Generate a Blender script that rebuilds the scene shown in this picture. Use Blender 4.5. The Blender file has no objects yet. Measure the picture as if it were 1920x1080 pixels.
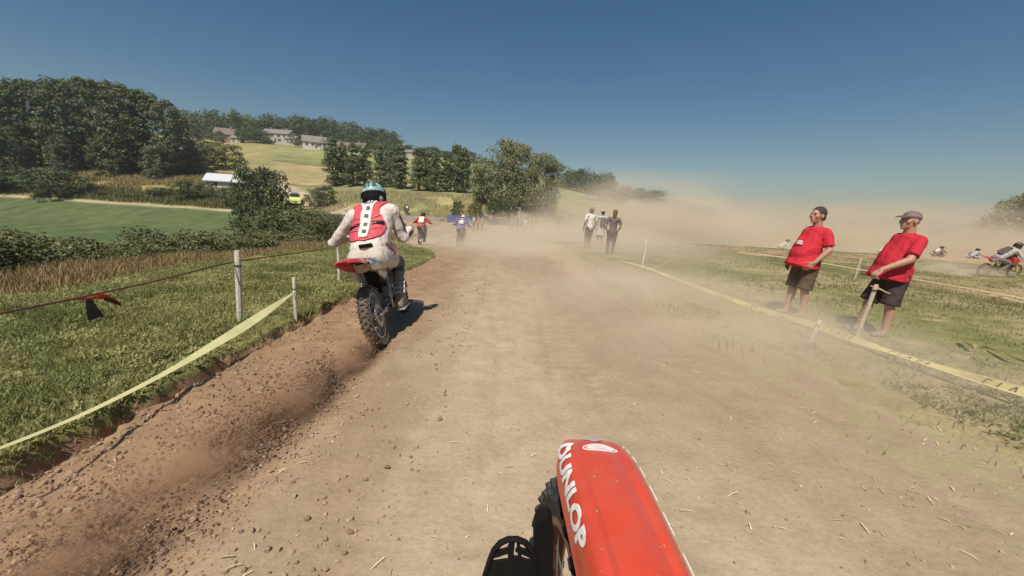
import bpy, bmesh, math, random
import numpy as np
from mathutils import Vector, Matrix, Euler
PI = math.pi
SC = bpy.context.scene
COL = SC.collection
RND = random.Random(7)
NR = np.random.default_rng(11)

# ------------------------------------------------------------------ camera
FPX = 760.0
PITCH = math.atan(145 / FPX)
ROLL = math.radians(3.0)
CAM = Vector((0, 0, 1.45))
cp, sp = math.cos(PITCH), math.sin(PITCH)
FW = Vector((0, cp, -sp)); U0 = Vector((0, sp, cp)); R0 = Vector((1, 0, 0))
RV = R0 * math.cos(ROLL) + U0 * math.sin(ROLL)
UV = -R0 * math.sin(ROLL) + U0 * math.cos(ROLL)
cd = bpy.data.cameras.new('camera')
cam = bpy.data.objects.new('camera', cd); COL.objects.link(cam)
cd.sensor_width = 36; cd.lens = 36 * FPX / 1920
cd.clip_start = 0.02; cd.clip_end = 3000
m = Matrix((RV, UV, -FW)).transposed().to_4x4(); m.translation = CAM
cam.matrix_world = m
SC.camera = cam
# ------------------------------------------------------------------ light
SUN_EL, SUN_AZ = math.radians(57), math.radians(195)      # azimuth clockwise from +Y: behind, slightly left
sund = Vector((math.sin(SUN_AZ) * math.cos(SUN_EL), math.cos(SUN_AZ) * math.cos(SUN_EL), math.sin(SUN_EL)))
ld = bpy.data.lights.new('sun', 'SUN'); ld.energy = 4.9; ld.angle = math.radians(0.55); ld.color = (1.0, 0.93, 0.82)
lo = bpy.data.objects.new('sun', ld); COL.objects.link(lo)
lo.rotation_euler = sund.to_track_quat('Z', 'Y').to_euler(); lo.location = (0, 0, 60)
W = bpy.data.worlds.new('World'); SC.world = W; W.use_nodes = True
nt = W.node_tree
sk = nt.nodes.new('ShaderNodeTexSky'); sk.sky_type = 'NISHITA'; sk.sun_disc = False
sk.sun_elevation = SUN_EL; sk.sun_rotation = SUN_AZ
sk.air_density = 1.25; sk.dust_density = 1.0; sk.ozone_density = 3.2; sk.altitude = 100
bg = nt.nodes['Background']; bg.inputs['Strength'].default_value = 0.062
hs = nt.nodes.new('ShaderNodeHueSaturation'); hs.inputs['Saturation'].default_value = 1.35
nt.links.new(sk.outputs[0], hs.inputs['Color']); nt.links.new(hs.outputs[0], bg.inputs[0])
SC.view_settings.view_transform = 'Standard'; SC.view_settings.look = 'None'
SC.view_settings.exposure = 0.0; SC.view_settings.gamma = 1
SC.render.engine = 'CYCLES'
SC.cycles.volume_bounces = 2
SC.cycles.max_bounces = 6; SC.cycles.diffuse_bounces = 3; SC.cycles.glossy_bounces = 2; SC.cycles.transmission_bounces = 3
SC.cycles.volume_step_rate = 2.0; SC.cycles.volume_max_steps = 96
SC.cycles.use_denoising = True
SC.cycles.caustics_reflective = False; SC.cycles.caustics_refractive = False

# ------------------------------------------------------------------ projection helpers (turn photo pixels into places)
def ray(px, py): return FW + RV * ((px - 960) / FPX) + UV * ((540 - py) / FPX)
def at_x(px, py, x): d = ray(px, py); return CAM + d * (x / d.x)
def at_y(px, py, y): d = ray(px, py); return CAM + d * (y / d.y)
def col_at(px, y):
    """x of the point at depth y whose horizon column is px (any height near eye level)"""
    q = px
    return at_y(q, 394 + (q - 960) * 0.0524, y).x

# ------------------------------------------------------------------ noise
def _h(ix, iy, s):
    n = (ix.astype(np.int64) * 374761393 + iy.astype(np.int64) * 668265263 + s * 1442695) & 0x7fffffff
    n = ((n ^ (n >> 13)) * 1274126177) & 0x7fffffff
    return ((n ^ (n >> 16)) & 0xffff) / 65535.0
def vnoise(x, y, s=0):
    ix = np.floor(x); iy = np.floor(y); fx = x - ix; fy = y - iy
    fx = fx * fx * (3 - 2 * fx); fy = fy * fy * (3 - 2 * fy)
    a = _h(ix, iy, s); b = _h(ix + 1, iy, s); c = _h(ix, iy + 1, s); d = _h(ix + 1, iy + 1, s)
    return (a * (1 - fx) + b * fx) * (1 - fy) + (c * (1 - fx) + d * fx) * fy
def fbm(x, y, s=0, o=4, g=0.5):
    t = 0; a = 1; n = 0
    for i in range(o):
        t = t + a * vnoise(x * 2 ** i + 17.3 * i, y * 2 ** i - 9.1 * i, s + i); n += a; a *= g
    return t / n
def sst(x, a, b):
    t = np.clip((x - a) / (b - a), 0, 1); return t * t * (3 - 2 * t)

# ------------------------------------------------------------------ terrain
def ledge_x(y): return -2.5 + 0.10 * (vnoise(y * 0.9, y * 0 + 3, 5) - .5) + 0.07 * (vnoise(y * 4.1, y * 0 + 8, 6) - .5) + 0.04 * (vnoise(y * 13.1, y * 0 + 8, 16) - .5) - .40 * np.maximum(0, y - 12.5) * sst(y, 11, 17)
def right_x(y):
    return np.interp(y, [-30, 2, 4, 12, 20, 34, 60], [3.6, 3.5, 3.0, 3.2, 2.2, 2.5, 4]) + 0.5 * (vnoise(y * 0.7, y * 0, 9) - .5)
CY = np.array([-60, 7, 14, 22, 27, 45, 52, 58, 66, 76, 2000.]); CZ = np.array([0, 0, -.22, -.62, -1.02, -1.35, -1.1, -.75, -.4, -.1, 0])
AG = np.array([-3, -1.25, -.6, -.35, -.14, 0.05, .18, .32, .45, .7, 1.1, 3]); RZ = np.array([30, 34, 36.5, 34.5, 31, 23, 17, 13, 9, 5, 0, 0])
BA = np.array([-3, -1.2, -.62, -.5, -.38, -.1, 0, .1, .4, 3]); BZ = np.array([3, 2.6, 2.2, 1.6, 2.6, 3.2, 2.2, .9, 0, 0])
def Hbig(x, y):
    yy = np.maximum(y, 55.); ang = x / yy
    z = np.interp(y, CY, CZ) * (1 - sst(x, 9, 15)) * (1 - .92 * sst(x, .8, 3.0) * (1 - sst(y, 20, 36))) - 0.45 * sst(x, 9, 15) * sst(y, 2, 14)
    bank = np.interp(ang, BA, BZ)
    z = z + bank * sst(y, 60, 77)
    t = np.clip((y - 75) / 175, 0, 1); t = t * t * (2 - t) * .35 + t * .65
    z = z + np.maximum(np.interp(ang, AG, RZ) - bank, -6) * t
    z = z + 2.5 * sst(y, 250, 330) * sst(-ang, .0, .4) * (1 - sst(-ang, .55, .9))
    xe = -6.9 - 0.40 * np.maximum(0, y - 15)
    z = z - 3.3 * sst(xe - x, 0, 13) * (1 - sst(y, 72, 94)) - .35 * sst(xe - x, -0.5, 2.5) * (1 - sst(y, 50, 70))
    z = z - 1.05 * sst(y, 32.5, 37) * sst(x, 10, 20)
    z = z - 7 * sst(y, 40, 62) * sst(ang, .38, .75)
    return z
def H(x, y):
    x = np.asarray(x, float); y = np.asarray(y, float)
    z = Hbig(x, y)
    near = 1 - sst(np.abs(y), 16, 30)
    lx = ledge_x(y); d = x - lx
    # turf lip left of the dirt, with a narrow crumbling rut at its foot
    z = z + near * (0.075 * (1 - sst(d, -.03, 0.0)) - 0.13 * np.exp(-((d - .055 - .03 * (vnoise(y * 9, y * 0, 23) - .5)) / (.034 + .022 * (1 - sst(y, 1.5, 4)))) ** 4) * np.maximum(sst(fbm(y * 1.1, y * 0, 21, 2), .25, .45), 1 - sst(y, 3, 4.5)) * (1 - sst(y, 6.5, 8.5)) + .03 * np.exp(-((d - .12) / .05) ** 2) * fbm(x * 9, y * 9, 24, 2))
    dirt = sst(d, 0, .08) * (1 - sst(x - right_x(y), -.4, .2))
    rough = 0.35 + 1.6 * (1 - sst(d, .3, 1.5))
    z = z + near * dirt * rough * (0.030 * (fbm(x * 3.1, y * 2.2, 31, 4) - .5) + 0.022 * (fbm(x * 13, y * 11, 35, 3) - .5))
    z = z + near * dirt * (-0.03 * np.exp(-((x + 1.38) / .16) ** 2) + 0.018 * np.exp(-((x + 1.12) / .1) ** 2) - .02 * np.exp(-((x - .4 - .1 * np.sin(y * .5)) / .3) ** 2))
    for (cx, am, fr_, w) in ((-.55, .12, .55, .06), (.95, .25, .33, .07), (1.75, .18, .47, .06), (.15, .3, .21, .05), (2.35, .2, .4, .06), (-.2, .15, .7, .05)):
        xx = x - cx - am * np.sin(y * fr_ + cx * 3); g_ = np.exp(-(xx / w) ** 2)
        z = z + near * dirt * (-.020 * g_ + .011 * g_ * np.sin(y * 42 + 3 * np.sign(xx)) * sst(fbm(x * .8, y * .8, 151, 2), .4, .6))
    z = z + (1 - dirt) * near * 0.05 * (fbm(x * 1.7, y * 1.7, 41, 4) - .5)
    far = sst(np.abs(y), 20, 60)
    z = z + far * 0.5 * (fbm(x * .12, y * .12, 51, 4) - .5)
    return z
def Hs(x, y): return float(H(np.array([x]), np.array([y]))[0])
def hit(px, py, tmax=400):
    d = ray(px, py); t = np.concatenate([np.linspace(.5, 20, 1200), np.linspace(20, tmax, 4000)])
    X = CAM.x + d.x * t; Y = CAM.y + d.y * t; Z = CAM.z + d.z * t
    b = np.nonzero(Z < H(X, Y))[0]
    i = b[0] if len(b) else len(t) - 1
    return Vector((X[i], Y[i], Hs(X[i], Y[i])))
def stand_at(px, py): return hit(px, py)

# ------------------------------------------------------------------ materials
MATS = {}
def mat(name, rgb, rough=0.6, metal=0.0, var=0.12, scale=6.0, bump=0.0, bscale=40.0, coat=0, dust=0.0, spec=0.5, folds=0.0):
    if name in MATS: return MATS[name]
    M = bpy.data.materials.new(name); M.use_nodes = True; n = M.node_tree; b = n.nodes['Principled BSDF']
    b.inputs['Roughness'].default_value = rough; b.inputs['Metallic'].default_value = metal
    b.inputs['Specular IOR Level'].default_value = spec
    if coat: b.inputs['Coat Weight'].default_value = coat; b.inputs['Coat Roughness'].default_value = .15
    tc = n.nodes.new('ShaderNodeTexCoord')
    no = n.nodes.new('ShaderNodeTexNoise'); no.inputs['Scale'].default_value = scale; no.inputs['Detail'].default_value = 5
    n.links.new(tc.outputs['Object'], no.inputs['Vector'])
    cr = n.nodes.new('ShaderNodeValToRGB'); e = cr.color_ramp.elements
    e[0].position = .3; e[1].position = .7
    e[0].color = [c * (1 - var) for c in rgb] + [1]; e[1].color = [min(1, c * (1 + var)) for c in rgb] + [1]
    n.links.new(no.outputs[0], cr.inputs[0])
    out = cr.outputs[0]
    if dust > 0:                                            # film of track dust settled on the paint
        n2 = n.nodes.new('ShaderNodeTexNoise'); n2.inputs['Scale'].default_value = scale * 2.3; n2.inputs['Detail'].default_value = 8
        n.links.new(tc.outputs['Object'], n2.inputs['Vector'])
        mr = n.nodes.new('ShaderNodeMapRange'); mr.inputs[1].default_value = .38; mr.inputs[2].default_value = .75; mr.inputs[4].default_value = dust
        mr.inputs[3].default_value = dust * .25
        n.links.new(n2.outputs[0], mr.inputs[0])
        mx = n.nodes.new('ShaderNodeMixRGB'); n.links.new(mr.outputs[0], mx.inputs[0]); n.links.new(out, mx.inputs[1]); mx.inputs[2].default_value = (.42, .31, .2, 1)
        out = mx.outputs[0]
    n.links.new(out, b.inputs['Base Color'])
    if bump:
        n3 = n.nodes.new('ShaderNodeTexNoise'); n3.inputs['Scale'].default_value = bscale; n3.inputs['Detail'].default_value = 4
        n.links.new(tc.outputs['Object'], n3.inputs['Vector'])
        bp = n.nodes.new('ShaderNodeBump'); bp.inputs['Strength'].default_value = bump; bp.inputs['Distance'].default_value = .02
        n.links.new(n3.outputs[0], bp.inputs['Height']); n.links.new(bp.outputs[0], b.inputs['Normal'])
    if folds:                                               # cloth creases
        mp = n.nodes.new('ShaderNodeMapping'); mp.inputs['Scale'].default_value = (1.3, 1.3, .55); mp.inputs['Rotation'].default_value = (.5, .3, .2); n.links.new(tc.outputs['Object'], mp.inputs[0])
        n4 = n.nodes.new('ShaderNodeTexNoise'); n4.inputs['Scale'].default_value = 6; n4.inputs['Detail'].default_value = 1; n4.inputs['Distortion'].default_value = 1.0
        n.links.new(mp.outputs[0], n4.inputs['Vector']); b2 = n.nodes.new('ShaderNodeBump'); b2.inputs['Strength'].default_value = folds; b2.inputs['Distance'].default_value = .10
        n.links.new(n4.outputs[0], b2.inputs['Height']); n.links.new(b2.outputs[0], b.inputs['Normal'])
    MATS[name] = M; return M

def leaf_mat(name, dark, light, trans=.25, rough=.6):
    if name in MATS: return MATS[name]
    M = bpy.data.materials.new(name); M.use_nodes = True; n = M.node_tree; b = n.nodes['Principled BSDF']; o = n.nodes['Material Output']
    b.inputs['Roughness'].default_value = rough; b.inputs['Specular IOR Level'].default_value = .3
    at = n.nodes.new('ShaderNodeAttribute'); at.attribute_name = 'tint'
    oi = n.nodes.new('ShaderNodeObjectInfo')
    ma = n.nodes.new('ShaderNodeMath'); ma.operation = 'MULTIPLY_ADD'; n.links.new(oi.outputs['Random'], ma.inputs[0]); ma.inputs[1].default_value = .3
    n.links.new(at.outputs['Fac'], ma.inputs[2])
    cr = n.nodes.new('ShaderNodeValToRGB'); e = cr.color_ramp.elements
    e[0].color = list(dark) + [1]; e[1].color = list(light) + [1]; e[1].position = 1.15 if False else 1.0
    n.links.new(ma.outputs[0], cr.inputs[0]); n.links.new(cr.outputs[0], b.inputs['Base Color'])
    tr = n.nodes.new('ShaderNodeBsdfTranslucent'); n.links.new(cr.outputs[0], tr.inputs[0])
    mx = n.nodes.new('ShaderNodeMixShader'); mx.inputs[0].default_value = trans
    n.links.new(b.outputs[0], mx.inputs[1]); n.links.new(tr.outputs[0], mx.inputs[2]); n.links.new(mx.outputs[0], o.inputs[0])
    MATS[name] = M; return M

# ------------------------------------------------------------------ objects
def tag(o, label=None, cat=None, group=None, kind=None):
    for k, v in (('label', label), ('category', cat), ('group', group), ('kind', kind)):
        if v: o[k] = v
    return o
def empty(name, loc=(0, 0, 0), rot=(0, 0, 0), label=None, cat=None, group=None):
    o = bpy.data.objects.new(name, None); COL.objects.link(o); o.location = loc; o.rotation_euler = rot
    o.empty_display_size = .2
    return tag(o, label, cat, group)
def link_mesh(name, me, ma, parent=None, smooth=True, autos=False):
    o = bpy.data.objects.new(name, me); COL.objects.link(o)
    if ma is not None and not me.materials: me.materials.append(ma)
    if smooth and len(me.polygons): me.polygons.foreach_set('use_smooth', np.ones(len(me.polygons), bool))
    if autos: me.set_sharp_from_angle(angle=math.radians(38))
    if parent is not None: o.parent = parent
    return o
def kids(o): return [c for c in bpy.data.objects if c.parent == o]
def copy_tree(o, parent=None, cmap=None):
    c = o.copy(); COL.objects.link(c)
    if parent is not None: c.parent = parent
    for ch in list(CH.get(o.name, [])) or kids(o): copy_tree(ch, c)
    return c
CH = {}
ORD = ['first', 'second', 'third', 'fourth', 'fifth', 'sixth', 'seventh', 'eighth', 'ninth', 'tenth', 'eleventh', 'twelfth', 'thirteenth', 'fourteenth', 'fifteenth', 'sixteenth', 'seventeenth', 'eighteenth', 'nineteenth', 'twentieth', 'twenty-first', 'twenty-second', 'twenty-third', 'twenty-fourth', 'twenty-fifth', 'twenty-sixth', 'twenty-seventh', 'twenty-eighth', 'twenty-ninth', 'thirtieth', 'thirty-first', 'thirty-second', 'thirty-third', 'thirty-fourth', 'thirty-fifth', 'thirty-sixth', 'thirty-seventh', 'thirty-eighth', 'thirty-ninth', 'fortieth', 'forty-first', 'forty-second', 'forty-third', 'forty-fourth', 'forty-fifth', 'forty-sixth', 'forty-seventh', 'forty-eighth', 'forty-ninth', 'fiftieth']

def V(*a): return Vector(a)
class MB:
    """collects shapes into one mesh"""
    def __init__(s): s.v = []; s.f = []
    def add(s, vs, fs, M=None):
        k = len(s.v)
        s.v += [tuple(M @ Vector(p)) if M is not None else tuple(p) for p in vs]
        s.f += [tuple(i + k for i in f) for f in fs]
    def box(s, c, d, rot=None, M=None, bev=0.0):
        x, y, z = d[0] / 2, d[1] / 2, d[2] / 2
        if bev > 0:
            b = min(bev, x * .9, y * .9, z * .9); vs = []; 
            bm = bmesh.new(); bmesh.ops.create_cube(bm, size=1)
            for v in bm.verts: v.co = Vector((v.co.x * 2 * x, v.co.y * 2 * y, v.co.z * 2 * z))
            bmesh.ops.bevel(bm, geom=bm.edges[:], offset=b, segments=2, affect='EDGES', profile=.6)
            bm.verts.index_update(); vs = [v.co.copy() for v in bm.verts]; fs = [[v.index for v in f.verts] for f in bm.faces]; bm.free()
        else:
            vs = [Vector((a * x, b2 * y, c2 * z)) for a in (-1, 1) for b2 in (-1, 1) for c2 in (-1, 1)]
            fs = [(0, 1, 3, 2), (4, 6, 7, 5), (0, 4, 5, 1), (2, 3, 7, 6), (0, 2, 6, 4), (1, 5, 7, 3)]
        R = Euler(rot).to_matrix() if rot else Matrix.Identity(3)
        vs = [R @ v + Vector(c) for v in vs]
        s.add(vs, fs, M); return s
    def tube(s, pts, r, n=10, M=None, cap=True, flat=1.0, closed=False):
        P = [Vector(p) for p in pts]; rs = r if isinstance(r, (list, tuple)) else [r] * len(P)
        k = len(P); vs = []; fs = []; prev = None
        for i, p in enumerate(P):
            if closed: t = (P[(i + 1) % k] - P[i - 1])
            else: t = P[min(i + 1, k - 1)] - P[max(i - 1, 0)]
            t.normalize()
            if prev is None:
                a = Vector((0, 0, 1)) if abs(t.z) < .9 else Vector((1, 0, 0)); u = t.cross(a).normalized()
            else:
                u = prev - t * prev.dot(t); u.normalize()
            prev = u; w = t.cross(u)
            for j in range(n):
                an = 2 * PI * j / n; vs.append(p + (u * math.cos(an) + w * math.sin(an) * flat) * rs[i])
        for i in range(k if closed else k - 1):
            for j in range(n):
                a = i * n + j; b = i * n + (j + 1) % n; i2 = (i + 1) % k
                fs.append((a, b, i2 * n + (j + 1) % n, i2 * n + j))
        if cap and not closed:
            fs.append(tuple(range(n - 1, -1, -1))); fs.append(tuple((k - 1) * n + j for j in range(n)))
        s.add(vs, fs, M); return s
    def lathe(s, prof, n=32, axis='X', c=(0, 0, 0), M=None, close=True):
        """prof: (along, radius) list; revolved round axis"""
        vs = []; fs = []; k = len(prof)
        for j in range(n):
            a = 2 * PI * j / n; ca, sa = math.cos(a), math.sin(a)
            for (h, r) in prof:
                if axis == 'X': v = (h, r * ca, r * sa)
                elif axis == 'Y': v = (r * ca, h, r * sa)
                else: v = (r * ca, r * sa, h)
                vs.append(Vector(v) + Vector(c))
        kk = k if close else k - 1
        for j in range(n):
            j2 = (j + 1) % n
            for i in range(kk):
                i2 = (i + 1) % k; fs.append((j * k + i, j * k + i2, j2 * k + i2, j2 * k + i))
        s.add(vs, fs, M); return s
    def ball(s, c, r, n=10, rot=None, M=None):
        r = r if isinstance(r, (tuple, list)) else (r, r, r); vs = []; fs = []; R = Euler(rot).to_matrix() if rot else Matrix.Identity(3)
        m2 = n // 2 + 1
        for i in range(m2 + 1):
            th = PI * i / m2
            for j in range(n):
                ph = 2 * PI * j / n
                vs.append(R @ Vector((r[0] * math.sin(th) * math.cos(ph), r[1] * math.sin(th) * math.sin(ph), r[2] * math.cos(th))) + Vector(c))
        for i in range(m2):
            for j in range(n):
                a = i * n + j; b = i * n + (j + 1) % n
                fs.append((a, a + n, b + n, b))
        s.add(vs, fs, M); return s
    def prism(s, poly, w, axis='X', c=(0, 0, 0), M=None, w2=None):
        """poly in the plane across axis, thickness w"""
        n = len(poly); vs = []
        for sgn, ww in ((-1, w), (1, w)):
            for (a, b) in poly:
                h = sgn * ww / 2
                v = (h, a, b) if axis == 'X' else ((a, h, b) if axis == 'Y' else (a, b, h))
                vs.append(Vector(v) + Vector(c))
        fs = [tuple(range(n)), tuple(range(2 * n - 1, n - 1, -1))] + [(i, i + n, (i + 1) % n + n, (i + 1) % n) for i in range(n)]
        s.add(vs, fs, M); return s
    def sheet(s, rows, th=0.003, M=None, closed=False):
        """rows: grid of points -> a thin solid sheet"""
        a = len(rows); b = len(rows[0]); G = [[Vector(p) for p in r] for r in rows]
        top = []; bot = []
        for i in range(a):
            for j in range(b):
                du = G[min(i + 1, a - 1)][j] - G[max(i - 1, 0)][j]; dv = G[i][min(j + 1, b - 1)] - G[i][max(j - 1, 0)]
                nn = du.cross(dv); nn = nn.normalized() if nn.length > 1e-12 else Vector((0, 0, 1))
                top.append(G[i][j] + nn * th / 2); bot.append(G[i][j] - nn * th / 2)
        fs = []; N = a * b
        for i in range(a - 1):
            for j in range(b - 1):
                q = (i * b + j, (i + 1) * b + j, (i + 1) * b + j + 1, i * b + j + 1)
                fs.append(q); fs.append(tuple(x + N for x in reversed(q)))
        for i in range(a - 1):
            fs.append((i * b, i * b + N, (i + 1) * b + N, (i + 1) * b)); j = b - 1
            fs.append((i * b + j, (i + 1) * b + j, (i + 1) * b + j + N, i * b + j + N))
        for j in range(b - 1):
            fs.append((j, j + 1, j + 1 + N, j + N)); k = (a - 1) * b
            fs.append((k + j, k + j + N, k + j + 1 + N, k + j + 1))
        s.add(top + bot, fs, M); return s
    def build(s, name, ma, parent=None, smooth=True, autos=True):
        me = bpy.data.meshes.new(name); me.from_pydata(s.v, [], s.f); me.update()
        bm = bmesh.new(); bm.from_mesh(me); bmesh.ops.recalc_face_normals(bm, faces=bm.faces[:]); bm.to_mesh(me); bm.free()
        return link_mesh(name, me, ma, parent, smooth, autos)

def np_mesh(name, verts, k, ma, tint=None, parent=None, smooth=False, link=True):
    """verts (N*k,3) forming N separate k-gons"""
    n = len(verts) // k; me = bpy.data.meshes.new(name)
    me.vertices.add(len(verts)); me.vertices.foreach_set('co', np.ascontiguousarray(verts, dtype=np.float32).ravel())
    me.loops.add(n * k); me.loops.foreach_set('vertex_index', np.arange(n * k, dtype=np.int32))
    me.polygons.add(n); me.polygons.foreach_set('loop_start', np.arange(0, n * k, k, dtype=np.int32))
    me.update(calc_edges=True)
    if tint is not None:
        a = me.attributes.new('tint', 'FLOAT', 'POINT'); a.data.foreach_set('value', np.repeat(tint, k).astype(np.float32))
    me.materials.append(ma)
    if not link: return me
    return link_mesh(name, me, ma, parent, smooth)
# ================================================================== THE GROUND
def grow(a, b, d0, d1):
    out = [a]; d = d0
    n = 0
    while out[-1] < b:
        f = (out[-1] - a) / (b - a); out.append(out[-1] + d0 * (d1 / d0) ** f)
    return out
xr = grow(6.5, 30, .045, .35)[:-1] + grow(30, 130, .5, 2.2)[:-1] + grow(130, 560, 2.5, 12)
xl = grow(7.5, 30, .045, .35)[:-1] + grow(30, 130, .5, 2.2)[:-1] + grow(130, 560, 2.5, 12)
xm = list(np.arange(-4.2, -2.72, .042)) + list(np.arange(-2.70, -2.22, .014)) + list(np.arange(-2.2, 4.2, .042))
XS = np.array([-v for v in reversed(xl)] + grow(-7.45, -4.25, .09, .05)[:-1] + xm + grow(4.24, 6.45, .05, .08)[:-1] + xr)
XS = np.unique(np.round(XS, 4))
YS = np.array(list(np.arange(-30, 1, 2.0)) + grow(1.0, 9, .034, .055)[:-1] + grow(9, 30, .06, .22)[:-1] + grow(30, 110, .26, .5)[:-1] + grow(110, 300, .8, 2.2)[:-1] + grow(300, 760, 5, 30))
YS = np.unique(np.round(YS, 4))
GX, GY = np.meshgrid(XS, YS)
GZ = H(GX, GY)
nx, ny = len(XS), len(YS)
print('terrain grid', nx, ny, nx * ny)

def mixc(a, b, t): return a * (1 - t[..., None]) + b * t[..., None]
def C3(r, g, b): return np.array([r, g, b], float)
def ground_colour(x, y):
    yy = np.maximum(y, 55.); ang = x / yy
    n1 = fbm(x * .35, y * .35, 61, 4); n2 = fbm(x * 2.1, y * 2.1, 65, 4); n3 = fbm(x * .03, y * .05, 71, 4)
    # right-hand verge and infield: dusty thin grass
    c = mixc(C3(.21, .20, .075), C3(.36, .29, .15), np.clip((n1 - .38) * 3.2, 0, 1))
    c = mixc(c, C3(.42, .31, .19), sst(n2, .62, .8) * .7)
    band = np.exp(-((y - 23 - 0.25 * x) / 3.2) ** 2) * sst(x, 5, 9)
    c = mixc(c, C3(.46, .31, .19), np.clip(band + np.exp(-((y - 12 - .1 * x) / 1.0) ** 2) * sst(x, 9, 14) * .9, 0, 1))
    # left lawn
    d = x - ledge_x(y)
    lawn = mixc(C3(.13, .14, .04), C3(.27, .235, .10), np.clip((n2 - .3) * 2.2, 0, 1))
    lawn = mixc(lawn, C3(.33, .25, .14) + 0 * lawn, sst(n1, .56, .72) * .8)
    c = mixc(c, lawn, 1 - sst(d, -.06, .0))
    dry = mixc(C3(.30, .215, .10), C3(.19, .165, .065), np.clip((n2 - .3) * 2, 0, 1))
    c = mixc(c, dry, 1 - sst(x, -6.3 + (n1 - .5) * 1.2, -5.7 + (n1 - .5) * 1.2))
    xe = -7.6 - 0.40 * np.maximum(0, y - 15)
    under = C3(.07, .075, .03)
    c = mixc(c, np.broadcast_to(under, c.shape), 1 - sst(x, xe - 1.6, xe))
    # green crop field in the hollow on the left
    field = mixc(C3(.075, .108, .040), C3(.125, .150, .060), np.clip((fbm(x * .9, y * .25, 63, 4) - .25) * 2, 0, 1))
    fm = (1 - sst(x, xe - 5, xe - 3)) * (1 - sst(y, 73, 74.5)) * sst(y, 12, 16)
    c = mixc(c, field, fm)
    c = mixc(c, np.broadcast_to(C3(.42, .36, .2), c.shape), np.exp(-((y - 74.8) / .9) ** 2) * (1 - sst(ang, -.62, -.56)))
    scrub = mixc(C3(.10, .12, .035), C3(.30, .24, .09), np.clip((n1 - .35) * 3, 0, 1))
    c = mixc(c, scrub, sst(y, 75, 76) * (1 - sst(ang, -.6, -.5)))
    c = mixc(c, mixc(C3(.36, .26, .11), C3(.27, .23, .09), np.clip((n1 - .3) * 2.4, 0, 1)), sst(y + 3 * n1, 83.5, 85) * (1 - sst(ang, -.62, -.54)) * sst(ang, -1.2, -1.1))
    # bank behind the far bend
    bank = mixc(C3(.36, .31, .13), C3(.25, .25, .10), np.clip((n1 - .35) * 3, 0, 1))
    bank = mixc(bank, C3(.42, .29, .14), np.clip((n3 - .5) * 4, 0, 1) * .8)
    c = mixc(c, bank, sst(y, 58.5, 60) * sst(ang, -.55, -.5))
    # hillside fields
    t = (y - 75) / 175
    gl = mixc(C3(.20, .205, .085), C3(.29, .27, .125), np.clip((n3 - .3) * 2.2, 0, 1))
    br = mixc(C3(.38, .29, .14), C3(.27, .25, .11), np.clip((fbm(x * .02, y * .12, 77, 4) - .35) * 2.6, 0, 1))
    gu = mixc(C3(.20, .215, .08), C3(.29, .28, .12), np.clip((fbm(x * .01, y * .05, 79, 3) - .3) * 2.4, 0, 1))
    hm = sst(y, 80, 84) * sst(ang, -.62, -.56)
    hill = mixc(gl, br, sst(t, .12, .14) * (1 - sst(ang, -.2, -.1)))
    hill = mixc(hill, gu, sst(t + .25 * (ang + .45), .37, .39))
    hill = mixc(hill, np.broadcast_to(C3(.10, .11, .04), hill.shape), (np.exp(-((t + .25 * (ang + .45) - .385) / .012) ** 2) + np.exp(-((t - .13) / .006) ** 2)) * .7 * (1 - sst(ang, -.15, -.1)))
    c = mixc(c, hill, hm)
    hl = mixc(C3(.33, .27, .12), gu, np.clip((n3 - .3) * 2.5, 0, 1))
    c = mixc(c, hl, sst(y, 100, 104) * (1 - sst(ang, -.62, -.56)))
    # farm track climbing away to the left of the bend
    px_ = np.interp(y, [50, 60, 70, 86, 100, 120], [-14, -23.5, -32, -45.5, -60, -84])
    road = 1 - sst(np.abs(x - px_), 1.8 + n2, 3.0 + n2)
    c = mixc(c, mixc(C3(.40, .32, .22), C3(.47, .38, .27), n2), road * sst(y, 50, 56) * (1 - sst(y, 110, 120)))
    return c
def dirt_colour(x, y):
    n1 = fbm(x * .5, y * .5, 81, 4); n2 = fbm(x * 5, y * 5, 85, 4); n3 = fbm(x * 1.3, y * .8, 87, 4)
    d = x - ledge_x(y)
    c = mixc(C3(.345, .258, .168), C3(.43, .33, .218), np.clip((fbm(x * 1.1, y * .22, 83, 4) - .3) * 2.6, 0, 1))
    c = mixc(c, np.broadcast_to(C3(.30, .21, .128), c.shape), sst(fbm(x * .9, y * .35, 89, 4), .52, .72) * .6)
    red = mixc(C3(.35, .222, .128), C3(.26, .158, .088), np.clip((n2 - .3) * 2.4, 0, 1))
    w = (1 - sst(x, -1.75 + .5 * (n3 - .5), -.75 + .9 * (n3 - .5))) * (1 - sst(y, 9, 24))
    c = mixc(c, red, w * .9)
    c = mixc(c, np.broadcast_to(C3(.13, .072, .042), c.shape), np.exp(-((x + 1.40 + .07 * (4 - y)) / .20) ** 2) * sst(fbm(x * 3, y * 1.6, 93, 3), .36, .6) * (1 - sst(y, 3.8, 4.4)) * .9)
    c = mixc(c, np.broadcast_to(C3(.34, .25, .16), c.shape), sst(n2, .6, .8) * .45)
    c = mixc(c, np.broadcast_to(C3(.33, .30, .14), c.shape), sst(x - right_x(y) + .8 * (n3 - .5), -1.2, -.2) * sst(n2, .4, .6) * .6)
    return c
def is_track(x, y):
    d = x - ledge_x(y)
    a = (d > -.01) & (x < right_x(y) + .35 * (fbm(x * 3, y * 3, 91, 3) - .5)) & (y < 60)
    # the far bend swings left
    b = (y > 46) & (y < 59.5) & (x < 4) & (x > -34 + (59 - y) * .5)
    return a | b

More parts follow.
